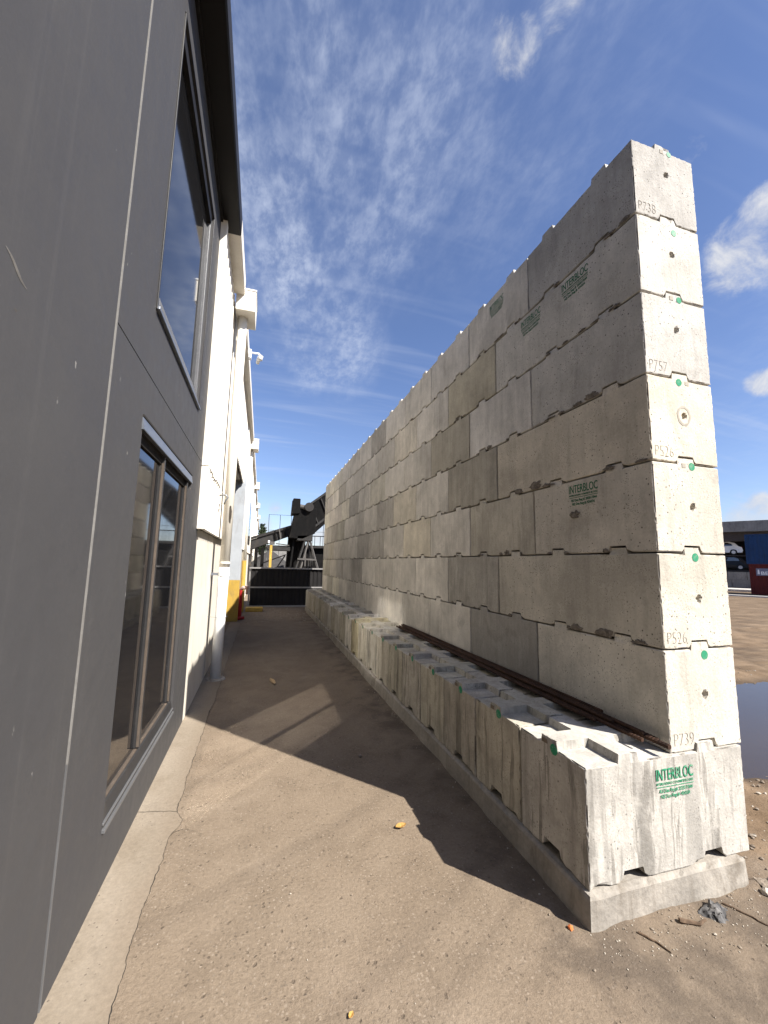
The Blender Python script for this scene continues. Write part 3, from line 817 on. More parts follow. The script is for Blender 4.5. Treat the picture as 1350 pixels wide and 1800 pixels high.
# reinforcing bars lying along the top of the base course
for i, (x, y0, y1, z, r) in enumerate(((2.345, 1.99, 6.6, .836, .012), (2.318, 1.90, 6.45, .834, .015), (2.286, 2.12, 6.55, .832, .012), (2.255, 2.02, 6.3, .832, .012),
                                        (2.222, 2.35, 6.5, .832, .012), (2.302, 2.05, 6.4, .858, .012), (2.272, 2.25, 6.35, .856, .011), (2.333, 2.4, 6.5, .862, .011))):
    b = MB(); pts = []; rad = []; n = int((y1 - y0) / .011)
    sag = random.uniform(-.012, .012)
    for q in range(n + 1):
        t = q / n; pts.append((x + sag * math.sin(t * 3.1) - .02 * t, y0 + (y1 - y0) * t, z + .002 * math.sin(t * 9 + i))); rad.append(r * (1.10 if q % 2 else .94))
    b.tube(pts, rad, 7)
    o = b.build('reinforcing_bar', M['rust'])
    lab = ['rusty ribbed steel bar tight against the foot of the block wall', 'thickest rusty bar of the bundle, its hollow-looking end nearest the camera', 'rusty steel bar in the middle of the bundle on the base blocks',
           'rusty steel bar third from the open edge of the base blocks', 'outermost short-ended rusty bar, ribs showing, nearest the open edge of base blocks', 'rusty bar on top of the bundle, near end level with wall corner',
           'thin rusty bar lying on the outer top of the bundle', 'thin rusty bar on top of the bundle touching the wall face'][i]
    tag(o, lab, 'steel bar', 'reinforcing bars on the base blocks')

# ------------------------------------------------------------------ warehouse on the left
wh = empty('warehouse', (XG, 2.2, 0), 'long warehouse with charcoal front panels and cream ribbed cladding beyond', 'building')
TH = .17
def pane_wall(name, mat, y0, y1, z0, z1, hole=None, x0=XG - TH, x1=XG):
    b = MB()
    if hole is None: b.box(x0, x1, y0, y1, z0, z1)
    else:
        a, c, d, e = hole
        # ring faces front/back + reveals, no overlapping faces
        def q(*p):
            k = len(b.v); b.v.extend(p); b.f.append(tuple(range(k, k + len(p))))
        for x in (x1, x0):
            q((x, y0, z0), (x, a, z0), (x, a, z1), (x, y0, z1)); q((x, c, z0), (x, y1, z0), (x, y1, z1), (x, c, z1))
            q((x, a, z0), (x, c, z0), (x, c, d), (x, a, d)); q((x, a, e), (x, c, e), (x, c, z1), (x, a, z1))
        for (ya, yb, za, zb) in ((a, c, d, d), (a, c, e, e), (a, a, d, e), (c, c, d, e), (y0, y1, z0, z0), (y0, y1, z1, z1), (y0, y0, z0, z1), (y1, y1, z0, z1)):
            if ya == yb: q((x0, ya, za), (x1, ya, za), (x1, ya, zb), (x0, ya, zb))
            else: q((x0, ya, za), (x1, ya, za), (x1, yb, za), (x0, yb, za))
    me = b.mesh(name, mat)
    bm = bmesh.new(); bm.from_mesh(me); bmesh.ops.remove_doubles(bm, verts=bm.verts[:], dist=1e-5); bmesh.ops.recalc_face_normals(bm, faces=bm.faces[:]); bm.to_mesh(me); bm.free()
    return put(name, me, mat, wh)
pane_wall('wall_panel', M['charcoal'], -9, 2.196, -.02, 6.5)
lp = pane_wall('wall_panel', M['charcoal'], 2.222, 5.37, -.02, 3.030, (2.80, 4.66, .35, 2.66))
up_ = pane_wall('wall_panel', M['charcoal'], 2.222, 5.37, 3.038, 6.5, (2.85, 4.72, 3.52, 5.84))
bx('joint_sealant', M['sealant'], wh, XG - .024, XG + .0012, 2.210, 2.2215, .95, 6.5)
bx('joint_sealant', M['frame_grey'], wh, XG - .024, XG + .0008, 2.210, 2.2215, .0, .949)
bx('joint_backing', M['dark_joint'], wh, XG - .16, XG - .022, 2.196, 2.2215, 0, 6.5)
bx('joint_backing', M['dark_joint'], wh, XG - .16, XG - .012, 2.222, 5.37, 3.0295, 3.0385)
# gouge in the first panel and mortar lumps on the joint
mb = MB(); n = 14
for i in range(n + 1):
    t = i / n; wd = .006 * math.sin(math.pi * t) ** .6 + .0008
    y = 1.345 + .125 * t; z = 2.745 - .055 * t + .004 * math.sin(t * 7)
    mb.v += [(XG + .0008, y, z - wd), (XG + .0008 + .004 * math.sin(math.pi * t), y, z), (XG + .0008, y, z + wd * .6)]
for i in range(n): mb.f += [(3 * i, 3 * i + 1, 3 * i + 4, 3 * i + 3), (3 * i + 1, 3 * i + 2, 3 * i + 5, 3 * i + 4)]
put('gouge', mb.mesh('gouge', M['sealant']), M['sealant'], wh)

def bar_part(name, mat, parent, y0, y1, z0, z1, x0, x1, bw_=.003, label=None):
    return bx(name, mat, parent, x0, x1, y0, y1, z0, z1, bw_, label)
# lower window
G1 = XG - .046
wn = put('window', MB().box(G1 - .10, G1 - .04, 2.75, 4.70, .30, 2.72).mesh('window', M['inside']), M['inside'], wh, label='tall two-pane window near the ground with dusty tan beads')
for (a, b_) in ((2.822, 3.490), (3.525, 4.500)):
    put('pane', MB().box(G1 - .006, G1, a, b_, .49, 2.59).mesh('pane', M['glass']), M['glass'], wn)
bar_part('jamb', M['frame'], wn, 2.802, 2.822, .352, 2.655, G1 - .03, XG - .030)
bar_part('jamb', M['frame'], wn, 4.504, 4.535, .490, 2.655, G1 - .03, XG - .004)
bar_part('jamb', M['dark_joint'], wn, 4.535, 4.658, .352, 2.655, G1 - .03, XG - .050)
bar_part('mullion', M['frame'], wn, 3.494, 3.525, .490, 2.655, G1 - .03, XG - .008)
bar_part('head', M['dark_joint'], wn, 2.835, 4.655, 2.590, 2.657, G1 - .03, XG - .03)
for (a, b_) in ((3.490, 3.494), (4.500, 4.504)):
    bar_part('bead', M['bead'], wn, a, b_, .50, 2.60, G1 + .018, XG - .010, 0)
mb = MB(); mb.hexa([(G1 - .03, 2.81, .352), (XG + .004, 2.81, .352), (G1 - .03, 4.655, .352), (XG + .004, 4.655, .352), (G1 - .03, 2.81, .500), (XG - .018, 2.81, .455), (G1 - .03, 4.655, .500), (XG - .018, 4.655, .455)])
bev(mb.build('sill', M['frame'], wn), .004)
bar_part('bead', M['bead'], wn, 2.84, 4.50, .470, .486, XG - .046, XG - .022, .005)
bar_part('sill_flashing', M['frame_grey'], wn, 2.79, 4.665, .330, .352, XG - .02, XG + .016, .003)
bar_part('sill_flashing', M['frame_grey'], wn, 2.79, 4.665, .372, .386, XG - .012, XG + .008, .003)
mb = MB(); mb.prism([(XG - .02, 2.660), (XG + .012, 2.655), (XG + .014, 2.660), (XG + .004, 2.735), (XG - .02, 2.738)], 1, 2.785, 4.675)
mb.build('head_flashing', M['galv'], wn)
bar_part('head_flashing', M['dark_joint'], wn, 2.785, 4.675, 2.739, 2.752, XG - .01, XG + .008, 0)
# upper window
G2 = XG - .05
wn = put('window', MB().box(G2 - .12, G2 - .05, 2.80, 4.76, 3.47, 5.88).mesh('window', M['inside']), M['inside'], wh, label='single large upstairs window reflecting the sky')
put('pane', MB().box(G2 - .006, G2, 2.88, 4.655, 3.70, 5.72).mesh('pane', M['glass']), M['glass'], wn)
bar_part('jamb', M['frame_grey'], wn, 2.852, 2.88, 3.522, 5.838, G2 - .03, XG - .012)
bar_part('jamb', M['frame_grey'], wn, 4.655, 4.718, 3.522, 5.838, G2 - .03, XG - .020)
bar_part('head', M['dark_metal'], wn, 2.88, 4.655, 5.72, 5.838, G2 - .03, XG - .012)
mb = MB(); mb.hexa([(G2 - .03, 2.853, 3.522), (XG + .006, 2.853, 3.522), (G2 - .03, 4.717, 3.522), (XG + .006, 4.717, 3.522), (G2 - .03, 2.853, 3.715), (XG - .02, 2.853, 3.66), (G2 - .03, 4.717, 3.715), (XG - .02, 4.717, 3.66)])
bev(mb.build('sill', M['frame_grey'], wn), .004)
bar_part('sill_flashing', M['galv'], wn, 2.835, 4.735, 3.500, 3.522, XG - .02, XG + .024, .003)
for (a, b_, c, d) in ((2.832, 2.85, 3.50, 5.86), (4.722, 4.740, 3.50, 5.86)):
    bar_part('trim', M['frame'], wn, a, b_, c, d, XG - .01, XG + .010, .003)
bar_part('trim', M['frame'], wn, 2.832, 4.74, 5.842, 5.862, XG - .01, XG + .010, .003)

# cream concrete wall below, cladding above
bx('wall_panel', M['cream_wall'], wh, XG - TH, XG - .001, 5.371, 7.185, -.02, 6.5)
bx('wall_panel', M['cream_wall'], wh, XG - TH, XG - .001, 7.235, 8.70, -.02, 6.5)
bx('joint_backing', M['dark_joint'], wh, XG - TH, XG - .05, 7.185, 7.235, 0, 2.3)
XC = -.685
def cladding(y0, y1, z0, z1, xf, mat, pitch=.19, depth=.028, seed=0):
    """ribbed sheet, flat pans with narrow raised ribs"""
    b = MB(); pr = []; y = y0
    while y < y1 - 1e-4:
        for dy, d in ((0, 0), (.105, 0), (.122, 1), (.162, 1), (.179, 0)):
            if y + dy <= y1: pr.append((y + dy, xf - depth + depth * d))
        y += pitch
    pr.append((y1, xf - depth))
    for (y, x) in pr: b.v += [(x, y, z0), (x, y, z1), (xf - depth - .03, y, z0), (xf - depth - .03, y, z1)]
    for i in range(len(pr) - 1):
        k = 4 * i; b.f += [(k, k + 4, k + 5, k + 1), (k + 2, k + 3, k + 7, k + 6), (k, k + 2, k + 6, k + 4), (k + 1, k + 5, k + 7, k + 3)]
    b.f += [(0, 1, 3, 2), (4 * len(pr) - 4, 4 * len(pr) - 2, 4 * len(pr) - 1, 4 * len(pr) - 3)]
    return b.build('cladding_sheet', mat, wh)
cladding(5.40, 8.68, 2.985, 6.34, XC, M['cream'])
cladding(5.40, 8.68, 2.225, 2.975, XC + .006, M['cream'])
bx('corner_flashing', M['cream'], wh, XG + .001, XC + .004, 5.275, 5.398, 3.00, 6.34, .004)
bx('corner_flashing', M['cream'], wh, XG + .001, XC + .012, 5.268, 5.402, 2.220, 2.99, .004)
mb = MB()
mb.tube([(XC + .010, 5.30 + .1 * i, 2.978 + .012 * nz(i * .8, 3) - (.03 if 3 < i < 8 else 0)) for i in range(15)], .006, 6)
mb.build('bent_seam', M['bead'], wh, label='rust-brown bent seam across the cladding')
bx('soffit_strip', M['dark_joint'], wh, XG, XC - .01, 5.41, 8.68, 2.226, 2.232)
mb = MB(); mb.tube([(XC, 6.73, 2.86), (XC + .10, 6.73, 2.87), (XC + .13, 6.73, 2.83), (XC + .10, 6.73, 2.79), (XC + .08, 6.73, 2.72)], .012, 8)
mb.build('wall_hook', M['galv'], wh, smooth=True)
# vehicle doorway
bx('door_lintel_wall', M['cream_wall'], wh, XG - TH, XG - .02, 8.70, 13.5, 4.40, 6.5)
cladding(8.70, 13.48, 4.32, 6.34, XC + .03, M['cream'])
bx('door_jamb', M['jamb'], wh, -1.35, -.605, 13.5, 13.74, 1.25, 4.55, .006)
bx('door_jamb', M['yellow'], wh, -1.35, -.602, 13.497, 13.743, -.02, 1.249, .006, label='yellow painted foot of the doorway jamb')
bx('interior_wall', M['inside'], wh, -4.2, -4.0, 8.0, 14.0, -.02, 6.5)
bx('interior_wall', M['inside'], wh, -4.0, XG - TH, 13.75, 13.9, -.02, 6.5)
bx('interior_wall', M['inside'], wh, -4.0, XG - TH, 8.45, 8.6, -.02, 6.5)
bx('interior_ceiling', M['inside'], wh, -4.0, XG - TH - .01, 8.6, 13.75, 4.9, 5.0)
# far bays
bx('wall_panel', M['cream_wall'], wh, -1.1, -.70, 13.745, 14.3, -.02, 6.5)
bx('wall_panel', M['cream_wall'], wh, -1.1, -.70, 15.3, 62, -.02, 6.5)
bx('wall_panel', M['cream_wall'], wh, -1.1, -.70, 14.3, 15.3, 2.12, 6.5)
dr = bx('door', M['inside'], wh, -1.05, -.78, 14.3, 15.3, -.02, 2.12)
cladding(13.76, 40, 2.25, 6.34, -.625, M['cream'], pitch=.19)
for (a, b_, z0, z1) in ((18.5, 22.0, 2.6, 4.6), (27.5, 31.0, 2.4, 4.4)):
    w2 = bx('window', M['inside'], wh, -.66, -.618, a, b_, z0, z1)
    bx('pane', M['glass'], w2, -.618, -.612, a + .06, b_ - .06, z0 + .06, z1 - .06)
# roof behind the gutters
mb = MB(); mb.hexa([(-14, -9, 8.2), (-.735, -9, 6.52), (-14, 62, 8.2), (-.735, 62, 6.52), (-14, -9, 8.3), (-.735, -9, 6.62), (-14, 62, 8.3), (-.735, 62, 6.62)])
mb.build('roof', M['galv_dull'], wh)
def gutter(y0, y1, mat):
    b = MB()
    prof_ = [(-.742, 6.345), (-.535, 6.345), (-.520, 6.360), (-.520, 6.600), (-.532, 6.600), (-.532, 6.365), (-.742, 6.362)]
    b.prism(prof_, 1, y0, y1); return b.build('gutter', mat, wh)
gutter(-9, 5.50, M['dark_metal']); gutter(5.502, 6.82, M['cream']); gutter(7.44, 11.2, M['cream']); gutter(11.205, 15.72, M['cream'])
bx('fascia_board', M['dark_metal'], wh, XG, -.735, -9, 5.45, 6.30, 6.5)
bx('fascia_board', M['cream'], wh, XG - .1, -.735, 5.46, 62, 6.341, 6.5)
ry = [7.12, 16.05, 25.0, 34.0, 43.0]
for i, y in enumerate(ry):
    if i: gutter(y + .3, (ry[i + 1] if i + 1 < len(ry) else 62) - .3, M['cream'])
    b = MB().box(-.655, -.338, y - .29, y + .30, 6.08, 6.47)
    rh = bev(b.build('rainhead', M['cream_pipe'], wh), .006)
    bx('rim', M['white_pipe'], rh, -.665, -.328, y - .30, y + .31, 6.455, 6.48)
# first downpipe, cream above and white below
px, py = -.565, 7.10
b = MB().tube([(px, py, 1.70), (px + .015, py, 6.09)], .078, 24); dp = b.build('downpipe', M['cream_pipe'], wh, smooth=False)
for p_ in dp.data.polygons: p_.use_smooth = len(p_.vertices) == 4
b = MB().tube([(px - .02, py, .02), (px, py, 1.74)], .080, 24); d2 = b.build('pipe_lower', M['white_pipe'], dp)
for p_ in d2.data.polygons: p_.use_smooth = len(p_.vertices) == 4
b = MB().tube([(px, py, 1.60), (px, py, 1.66)], .089, 24); b.build('clamp', M['white_pipe'], dp, smooth=False)
b = MB().tube([(px, py, 1.80), (px, py, 1.83)], .083, 24); b.build('clamp', M['cream_pipe'], dp, smooth=False)
bx('clamp_bracket', M['galv'], dp, XG, px - .08, py - .02, py + .02, 1.61, 1.65)
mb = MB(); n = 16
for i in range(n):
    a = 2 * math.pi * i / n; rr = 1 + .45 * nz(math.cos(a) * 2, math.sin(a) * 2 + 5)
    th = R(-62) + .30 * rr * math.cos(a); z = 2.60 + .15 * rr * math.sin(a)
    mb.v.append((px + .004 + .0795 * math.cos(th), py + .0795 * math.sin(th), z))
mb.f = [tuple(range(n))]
put('broken_hole', mb.mesh('broken_hole', M['hole'], fix=False), M['hole'], dp)  # flush dark patch on the pipe, the hole's inner shade given as colour
mb = MB()
for i in range(22):
    a = 2 * math.pi * i / 22; rr = 1 + .07 * nz(math.cos(a) * 3, math.sin(a) * 3)
    mb.v += [(px - .02 + .15 * rr * math.cos(a), py + .16 * rr * math.sin(a), .0), (px - .02 + .135 * rr * math.cos(a), py + .145 * rr * math.sin(a), .022)]
mb.f = [(2 * i, 2 * ((i + 1) % 22), 2 * ((i + 1) % 22) + 1, 2 * i + 1) for i in range(22)] + [tuple(2 * i + 1 for i in range(22))]
put('mortar_collar', mb.mesh('mortar_collar', M['footing']), M['footing'], dp)
mb = MB(); mb.tube([(XG, py - .05, .97), (px - .05, py - .085, .955), (px + .03, py - .09, .95), (px + .10, py - .03, .965)], .003, 5)
mb.build('tie_wire', M['galv'], dp)
for i, y in enumerate(ry[1:]):
    b = MB().tube([(-.60, y, 0 if i else 1.86), (-.60, y, 6.09)], .078, 14); d_ = b.build('downpipe', M['cream_pipe'], wh)
    for p_ in d_.data.polygons: p_.use_smooth = len(p_.vertices) == 4
    if i == 0:
        b = MB().tube([(-.60, y, 0), (-.60, y, 1.858)], .083, 14); b.build('pipe_lower', M['yellow'], d_, label='yellow painted foot of the downpipe')

# security camera on the gutter
sg = empty('security_camera', (-.50, 8.95, 6.35), 'white twin security camera sticking out from the warehouse gutter', 'camera')
bx('bracket', M['white_plastic'], sg, -.52, -.46, 8.88, 9.02, 6.27, 6.47, .01)
b = MB().tube([(-.47, 8.95, 6.42), (-.30, 8.95, 6.42), (-.27, 8.95, 6.36)], .022, 10); b.build('arm', M['white_plastic'], sg, smooth=True)
b = MB().tube([(-.27, 8.90, 6.33), (-.25, 8.80, 6.28)], [.05, .045], 12); b.build('lens_housing', M['white_plastic'], sg)
b = MB().tube([(-.30, 9.00, 6.33), (-.33, 9.12, 6.28)], [.045, .04], 12); b.build('lens_housing', M['white_plastic'], sg)
b = MB().tube([(-.28, 8.95, 6.36), (-.28, 8.95, 6.28)], [.05, .06], 12); b.build('base_dome', M['white_plastic'], sg, smooth=True)

# ------------------------------------------------------------------ end of the lane: fence, hydrant, kerb
fn = empty('sheet_fence', (.8, 17.4, 0), 'dark ribbed sheet-metal fence with pale rails closing the lane', 'fence')
def fence_sheet(x0, x1, y, z0, z1):
    b = MB(); pr = []; x = x0
    while x < x1 - 1e-4:
        for dx, d in ((0, 0), (.07, 0), (.085, 1), (.155, 1), (.17, 0)):
            if x + dx <= x1: pr.append((x + dx, y + .02 * d))
        x += .175
    pr.append((x1, y))
    for (x, yy_) in pr: b.v += [(x, yy_, z0), (x, yy_, z1)]
    b.f = [(2 * i, 2 * i + 2, 2 * i + 3, 2 * i + 1) for i in range(len(pr) - 1)]
    o = put('fence_sheet', b.mesh('fence_sheet', M['fence'], fix=False), M['fence'], fn)
    md = o.modifiers.new('thick', 'SOLIDIFY'); md.thickness = .003
for (a, b_, c_) in ((-.36, .50, 0), (.46, 1.36, .004), (1.31, 2.21, 0), (2.16, 3.2, .004)): fence_sheet(a, b_, 17.42 + c_, .06, 1.58)
for z in (1.575, .80, .045):
    b = MB(); b.beam((-.42, 17.37, z), (3.2, 17.37, z), .05, .055); b.build('rail', M['galv_dull'], fn)
for x in (-.40, 1.9): bx('post', M['galv_dull'], fn, x - .03, x + .03, 17.44, 17.50, 0, 1.60)
b = MB().tube([(-.56, 13.95, 0), (-.56, 13.95, .95)], .055, 12)
hy = empty('standpipe_hydrant', (-.56, 13.95, 0), 'red fire hydrant standpipe beside the yellow-footed downpipe', 'hydrant')
b.build('riser', M['red'], hy, smooth=False)
b = MB().tube([(-.56, 13.95, .93), (-.50, 13.92, 1.0), (-.38, 13.88, .99)], [.055, .06, .05], 12); b.build('elbow', M['brass'], hy, smooth=True)
b = MB().tube([(-.38, 13.88, .94), (-.38, 13.88, 1.06)], .07, 12); b.build('valve_wheel', M['brass'], hy)
b = MB().tube([(-.38, 13.88, .94), (-.39, 13.86, .80)], .035, 10); b.build('outlet', M['brass'], hy)
b = MB().tube([(-.70, 13.72, .05), (-.56, 13.80, .05), (-.45, 13.95, .05)], .05, 10); b.build('base_pipe', M['red'], hy)
kb = MB().box(-.45, .16, 15.9, 16.3, 0, .15).build('yellow_kerb', M['yellow']); bev(kb, .02)
tag(kb, 'low yellow painted kerb block in front of the fence foot', 'kerb')

# ------------------------------------------------------------------ machinery beyond the fence
cv = empty('stacking_conveyor', (2.4, 24, 0), 'black stacking conveyor with raised head on splayed legs behind the fence', 'conveyor')
def poly_part(name, mat, pts, y0, y1, parent):
    b = MB().prism(pts, 1, y0, y1); return bev(b.build(name, mat, parent), .02, 1)
poly_part('head_hood', M['black_steel'], [(1.53, 4.55), (1.98, 4.60), (1.98, 5.46), (1.58, 5.46)], 23.4, 24.6, cv)
b = MB().tube([(1.98, 23.5, 5.02), (2.52, 23.5, 4.96)], .13, 14); b.build('drive_motor', M['pale_steel'], cv)
b = MB().tube([(2.48, 23.3, 5.0), (2.48, 24.7, 5.0)], .26, 16); b.build('head_drum', M['belt'], cv)
poly_part('chute', M['black_steel'], [(1.42, 3.20), (2.2, 3.15), (2.9, 3.5), (2.95, 4.95), (2.35, 5.0), (1.95, 4.95), (1.70, 4.6)], 23.5, 24.5, cv)
poly_part('boom', M['black_steel'], [(2.45, 5.16), (6.2, 8.2), (6.2, 6.7), (2.9, 3.55), (2.3, 4.6)], 23.6, 24.4, cv)
for (a, b_) in (((2.5, 5.16), (6.2, 8.14)), ((2.85, 3.9), (6.2, 6.7))):
    for y in (23.55, 24.45):
        q = MB(); q.beam((a[0], y, a[1]), (b_[0], y, b_[1]), .07, .12); q.build('boom_rail', M['grey_steel'], cv)
for i in range(7):
    t = i / 6; q = MB(); q.beam((2.6 + 3.4 * t, 23.53, 5.1 + 2.75 * t), (3.1 + 3.3 * t, 23.53, 4.0 + 2.7 * t), .05, .06); q.build('brace', M['grey_steel'], cv)
poly_part('slew_frame', M['grey_steel'], [(1.9, 3.05), (2.75, 3.05), (2.75, 3.40), (1.9, 3.35)], 23.5, 24.5, cv)
for (x0, x1, y0, y1, mt) in ((2.35, 1.42, 23.6, 23.0, 'grey_steel'), (2.55, 1.75, 23.6, 23.1, 'pale_steel'), (1.75, 1.45, 23.9, 23.4, 'black_steel'), (2.62, 3.55, 23.6, 23.1, 'pale_steel'),
                             (2.60, 3.15, 24.3, 24.6, 'grey_steel'), (2.1, 1.9, 24.3, 24.6, 'black_steel'), (2.70, 3.75, 24.2, 24.6, 'grey_steel')):
    q = MB(); q.beam((x0, y0, 3.12), (x1, y1, 0), .09, .09); q.build('leg', M[mt], cv)
poly_part('hopper', M['black_steel'], [(1.35, 0), (2.45, 0), (2.5, 3.2), (1.5, 3.3)], 24.7, 25.5, cv)
poly_part('power_pack', M['black_steel'], [(2.85, 0), (6.0, 0), (6.0, 2.3), (2.95, 2.3)], 24.9, 25.6, cv)
q = MB(); q.beam((1.95, 23.3, 2.02), (3.0, 23.3, 1.99), .05, .09); q.build('cross_tie', M['pale_steel'], cv)
for x in (2.42, 2.62, 2.80):
    q = MB(); q.beam((x, 23.7, 0), (x, 23.7, 2.7), .07, .07); q.build('ladder_post', M['pale_steel' if x < 2.5 else 'grey_steel'], cv)
c2 = empty('feed_conveyor', (.4, 24.5, 0), 'low grey feed conveyor trough rising towards the black conveyor', 'conveyor')
poly_part('trough', M['grey_steel'], [(-2.6, 1.65), (1.6, 3.38), (1.6, 3.86), (.9, 3.60), (-2.6, 2.30)], 24.1, 24.9, c2)
q = MB(); q.beam((-2.6, 24.05, 2.42), (1.6, 24.05, 3.90), .10, .14); q.build('skirt_rail', M['belt'], c2)
for x in (.78, 1.02, 1.28):
    q = MB(); q.beam((x, 24.02, 3.05 + (x - .8) * .35), (x - .12, 24.02, 3.62 + (x - .8) * .35), .07, .07); q.build('rib', M['pale_steel' if x == 1.02 else 'black_steel'], c2)
poly_part('under_tray', M['grey_steel'], [(.3, 2.50), (1.55, 2.45), (1.55, 2.72), (.3, 2.78)], 23.9, 24.6, c2)
q = MB(); q.beam((.75, 23.85, 2.86), (1.5, 23.85, 2.78), .05, .06); q.build('guard_rail', M['pale_steel'], c2)
for x in (-.3, .05):
    q = MB(); q.beam((x, 24.2, 0), (x, 24.2, 2.6), .18, .18); q.build('leg', M['black_steel'], c2)
q = MB(); q.beam((.1, 24.0, 1.75), (1.35, 24.0, 2.25), .06, .06); q.build('brace', M['black_steel'], c2)
q = MB(); q.beam((.75, 24.0, 1.3), (1.3, 24.0, 2.2), .07, .07); q.build('brace', M['black_steel'], c2)
yp = empty('yellow_lamp_post', (.5, 23, 0), 'slim yellow post with a small pale floodlight above the fence', 'post')
q = MB(); q.beam((.48, 23.0, 0), (.48, 23.0, 2.75), .13, .13); q.build('pole', M['yellow'], yp)
bx('floodlight', M['pale_steel'], yp, .40, .66, 22.9, 23.1, 2.76, 2.92, .01); bx('bracket', M['white_plastic'], yp, .30, .40, 22.92, 23.08, 2.84, 2.98, .02)
# material heap
b = MB(); n = 40
for j in range(n + 1):
    for i in range(n + 1):
        x = -4 + 10 * i / n; y = 27 + 8 * j / n; d = math.hypot((x - .6) / 3.6, (y - 31) / 3.6)
        b.v.append((x, y, max(-.05, 2.75 * (1 - d)) + .06 * fbm(x * 2, y * 2, 1)))
b.f = [(j * (n + 1) + i, j * (n + 1) + i + 1, (j + 1) * (n + 1) + i + 1, (j + 1) * (n + 1) + i) for j in range(n) for i in range(n)]
tag(b.build('aggregate_heap', M['heap'], smooth=True), 'grey heap of crushed stone under the feed conveyor', 'heap')
hp = empty('sorting_machine', (5, 27.5, 0), 'dark boxy sorting plant behind the conveyor legs', 'machine')
bx('body', M['black_steel'], hp, 2.6, 7.5, 26.2, 29, .4, 2.75, .03); bx('walkway', M['grey_steel'], hp, 2.4, 7.6, 25.9, 26.2, 2.75, 2.9)
for x in [2.5 + .35 * i for i in range(14)]:
    q = MB(); q.beam((x, 26.0, 2.9), (x, 26.0, 3.5), .03, .03); q.build('baluster', M['grey_steel'], hp)
q = MB(); q.beam((2.4, 26.0, 3.5), (7.6, 26.0, 3.5), .05, .05); q.build('handrail', M['grey_steel'], hp)
for x in (3, 5, 7): bx('leg', M['black_steel'], hp, x - .1, x + .1, 26.4, 26.6, 0, .4)
ms = empty('mesh_screen', (2, 44, 0), 'tall thin-framed netting screen on the skyline beyond the conveyors', 'netting fence')
for i in range(9):
    x = .55 + 1.15 * i; q = MB(); q.beam((x, 44, 0), (x, 44, 6.75), .05, .05); q.build('post', M['grey_steel'], ms)
for z in (6.75, 5.1, 3.4):
    q = MB(); q.beam((.55, 44.03, z), (9.75, 44.03, z), .03, .03); q.build('wire', M['grey_steel'], ms)
fs = empty('far_shed', (0, 70, 0), 'distant pale low shed seen under the feed conveyor', 'building')
bx('wall', M['shed_conc'], fs, -25, 40, 70, 71, 0, 4.2); bx('roof', M['pale_steel'], fs, -25.5, 40.5, 69.5, 82, 4.2, 4.5)
def tree(x, y, h, r, seed, label):
    t = empty('tree', (x, y, 0), label, 'tree'); rnd = random.Random(seed)
    b = MB().tube([(x, y, 0), (x + .1, y, h * .4), (x, y + .1, h * .8)], [.2, .14, .05], 8)
    for i in range(5): a = rnd.uniform(0, 6.28); b.tube([(x + .05, y, h * .4), (x + r * .6 * math.cos(a), y + r * .6 * math.sin(a), h * .75)], [.08, .02], 5)
    b.build('trunk', M['bark'], t)
    c = MB()
    for i in range(2200):
        u = Vector((rnd.gauss(0, 1), rnd.gauss(0, 1), rnd.gauss(0, 1))).normalized() * rnd.random() ** .4
        if nz(u.x * 2 + seed, u.y * 2, u.z * 2) < -.08: continue
        p = Vector((x, y, h * .72)) + Vector((u.x * r, u.y * r, u.z * h * .34))
        d = Vector((rnd.uniform(-1, 1), rnd.uniform(-1, 1), rnd.uniform(-1, 1))) * .22; e = Vector((rnd.uniform(-1, 1), rnd.uniform(-1, 1), rnd.uniform(-1, 1))) * .22
        k = len(c.v); c.v += [tuple(p), tuple(p + d), tuple(p + d + e), tuple(p + e)]; c.f.append((k, k + 1, k + 2, k + 3))
    put('crown', c.mesh('crown', M['foliage'], fix=False), M['foliage'], t)
tree(-.1, 62, 7.0, .6, 3, 'small far tree beside the warehouse corner')

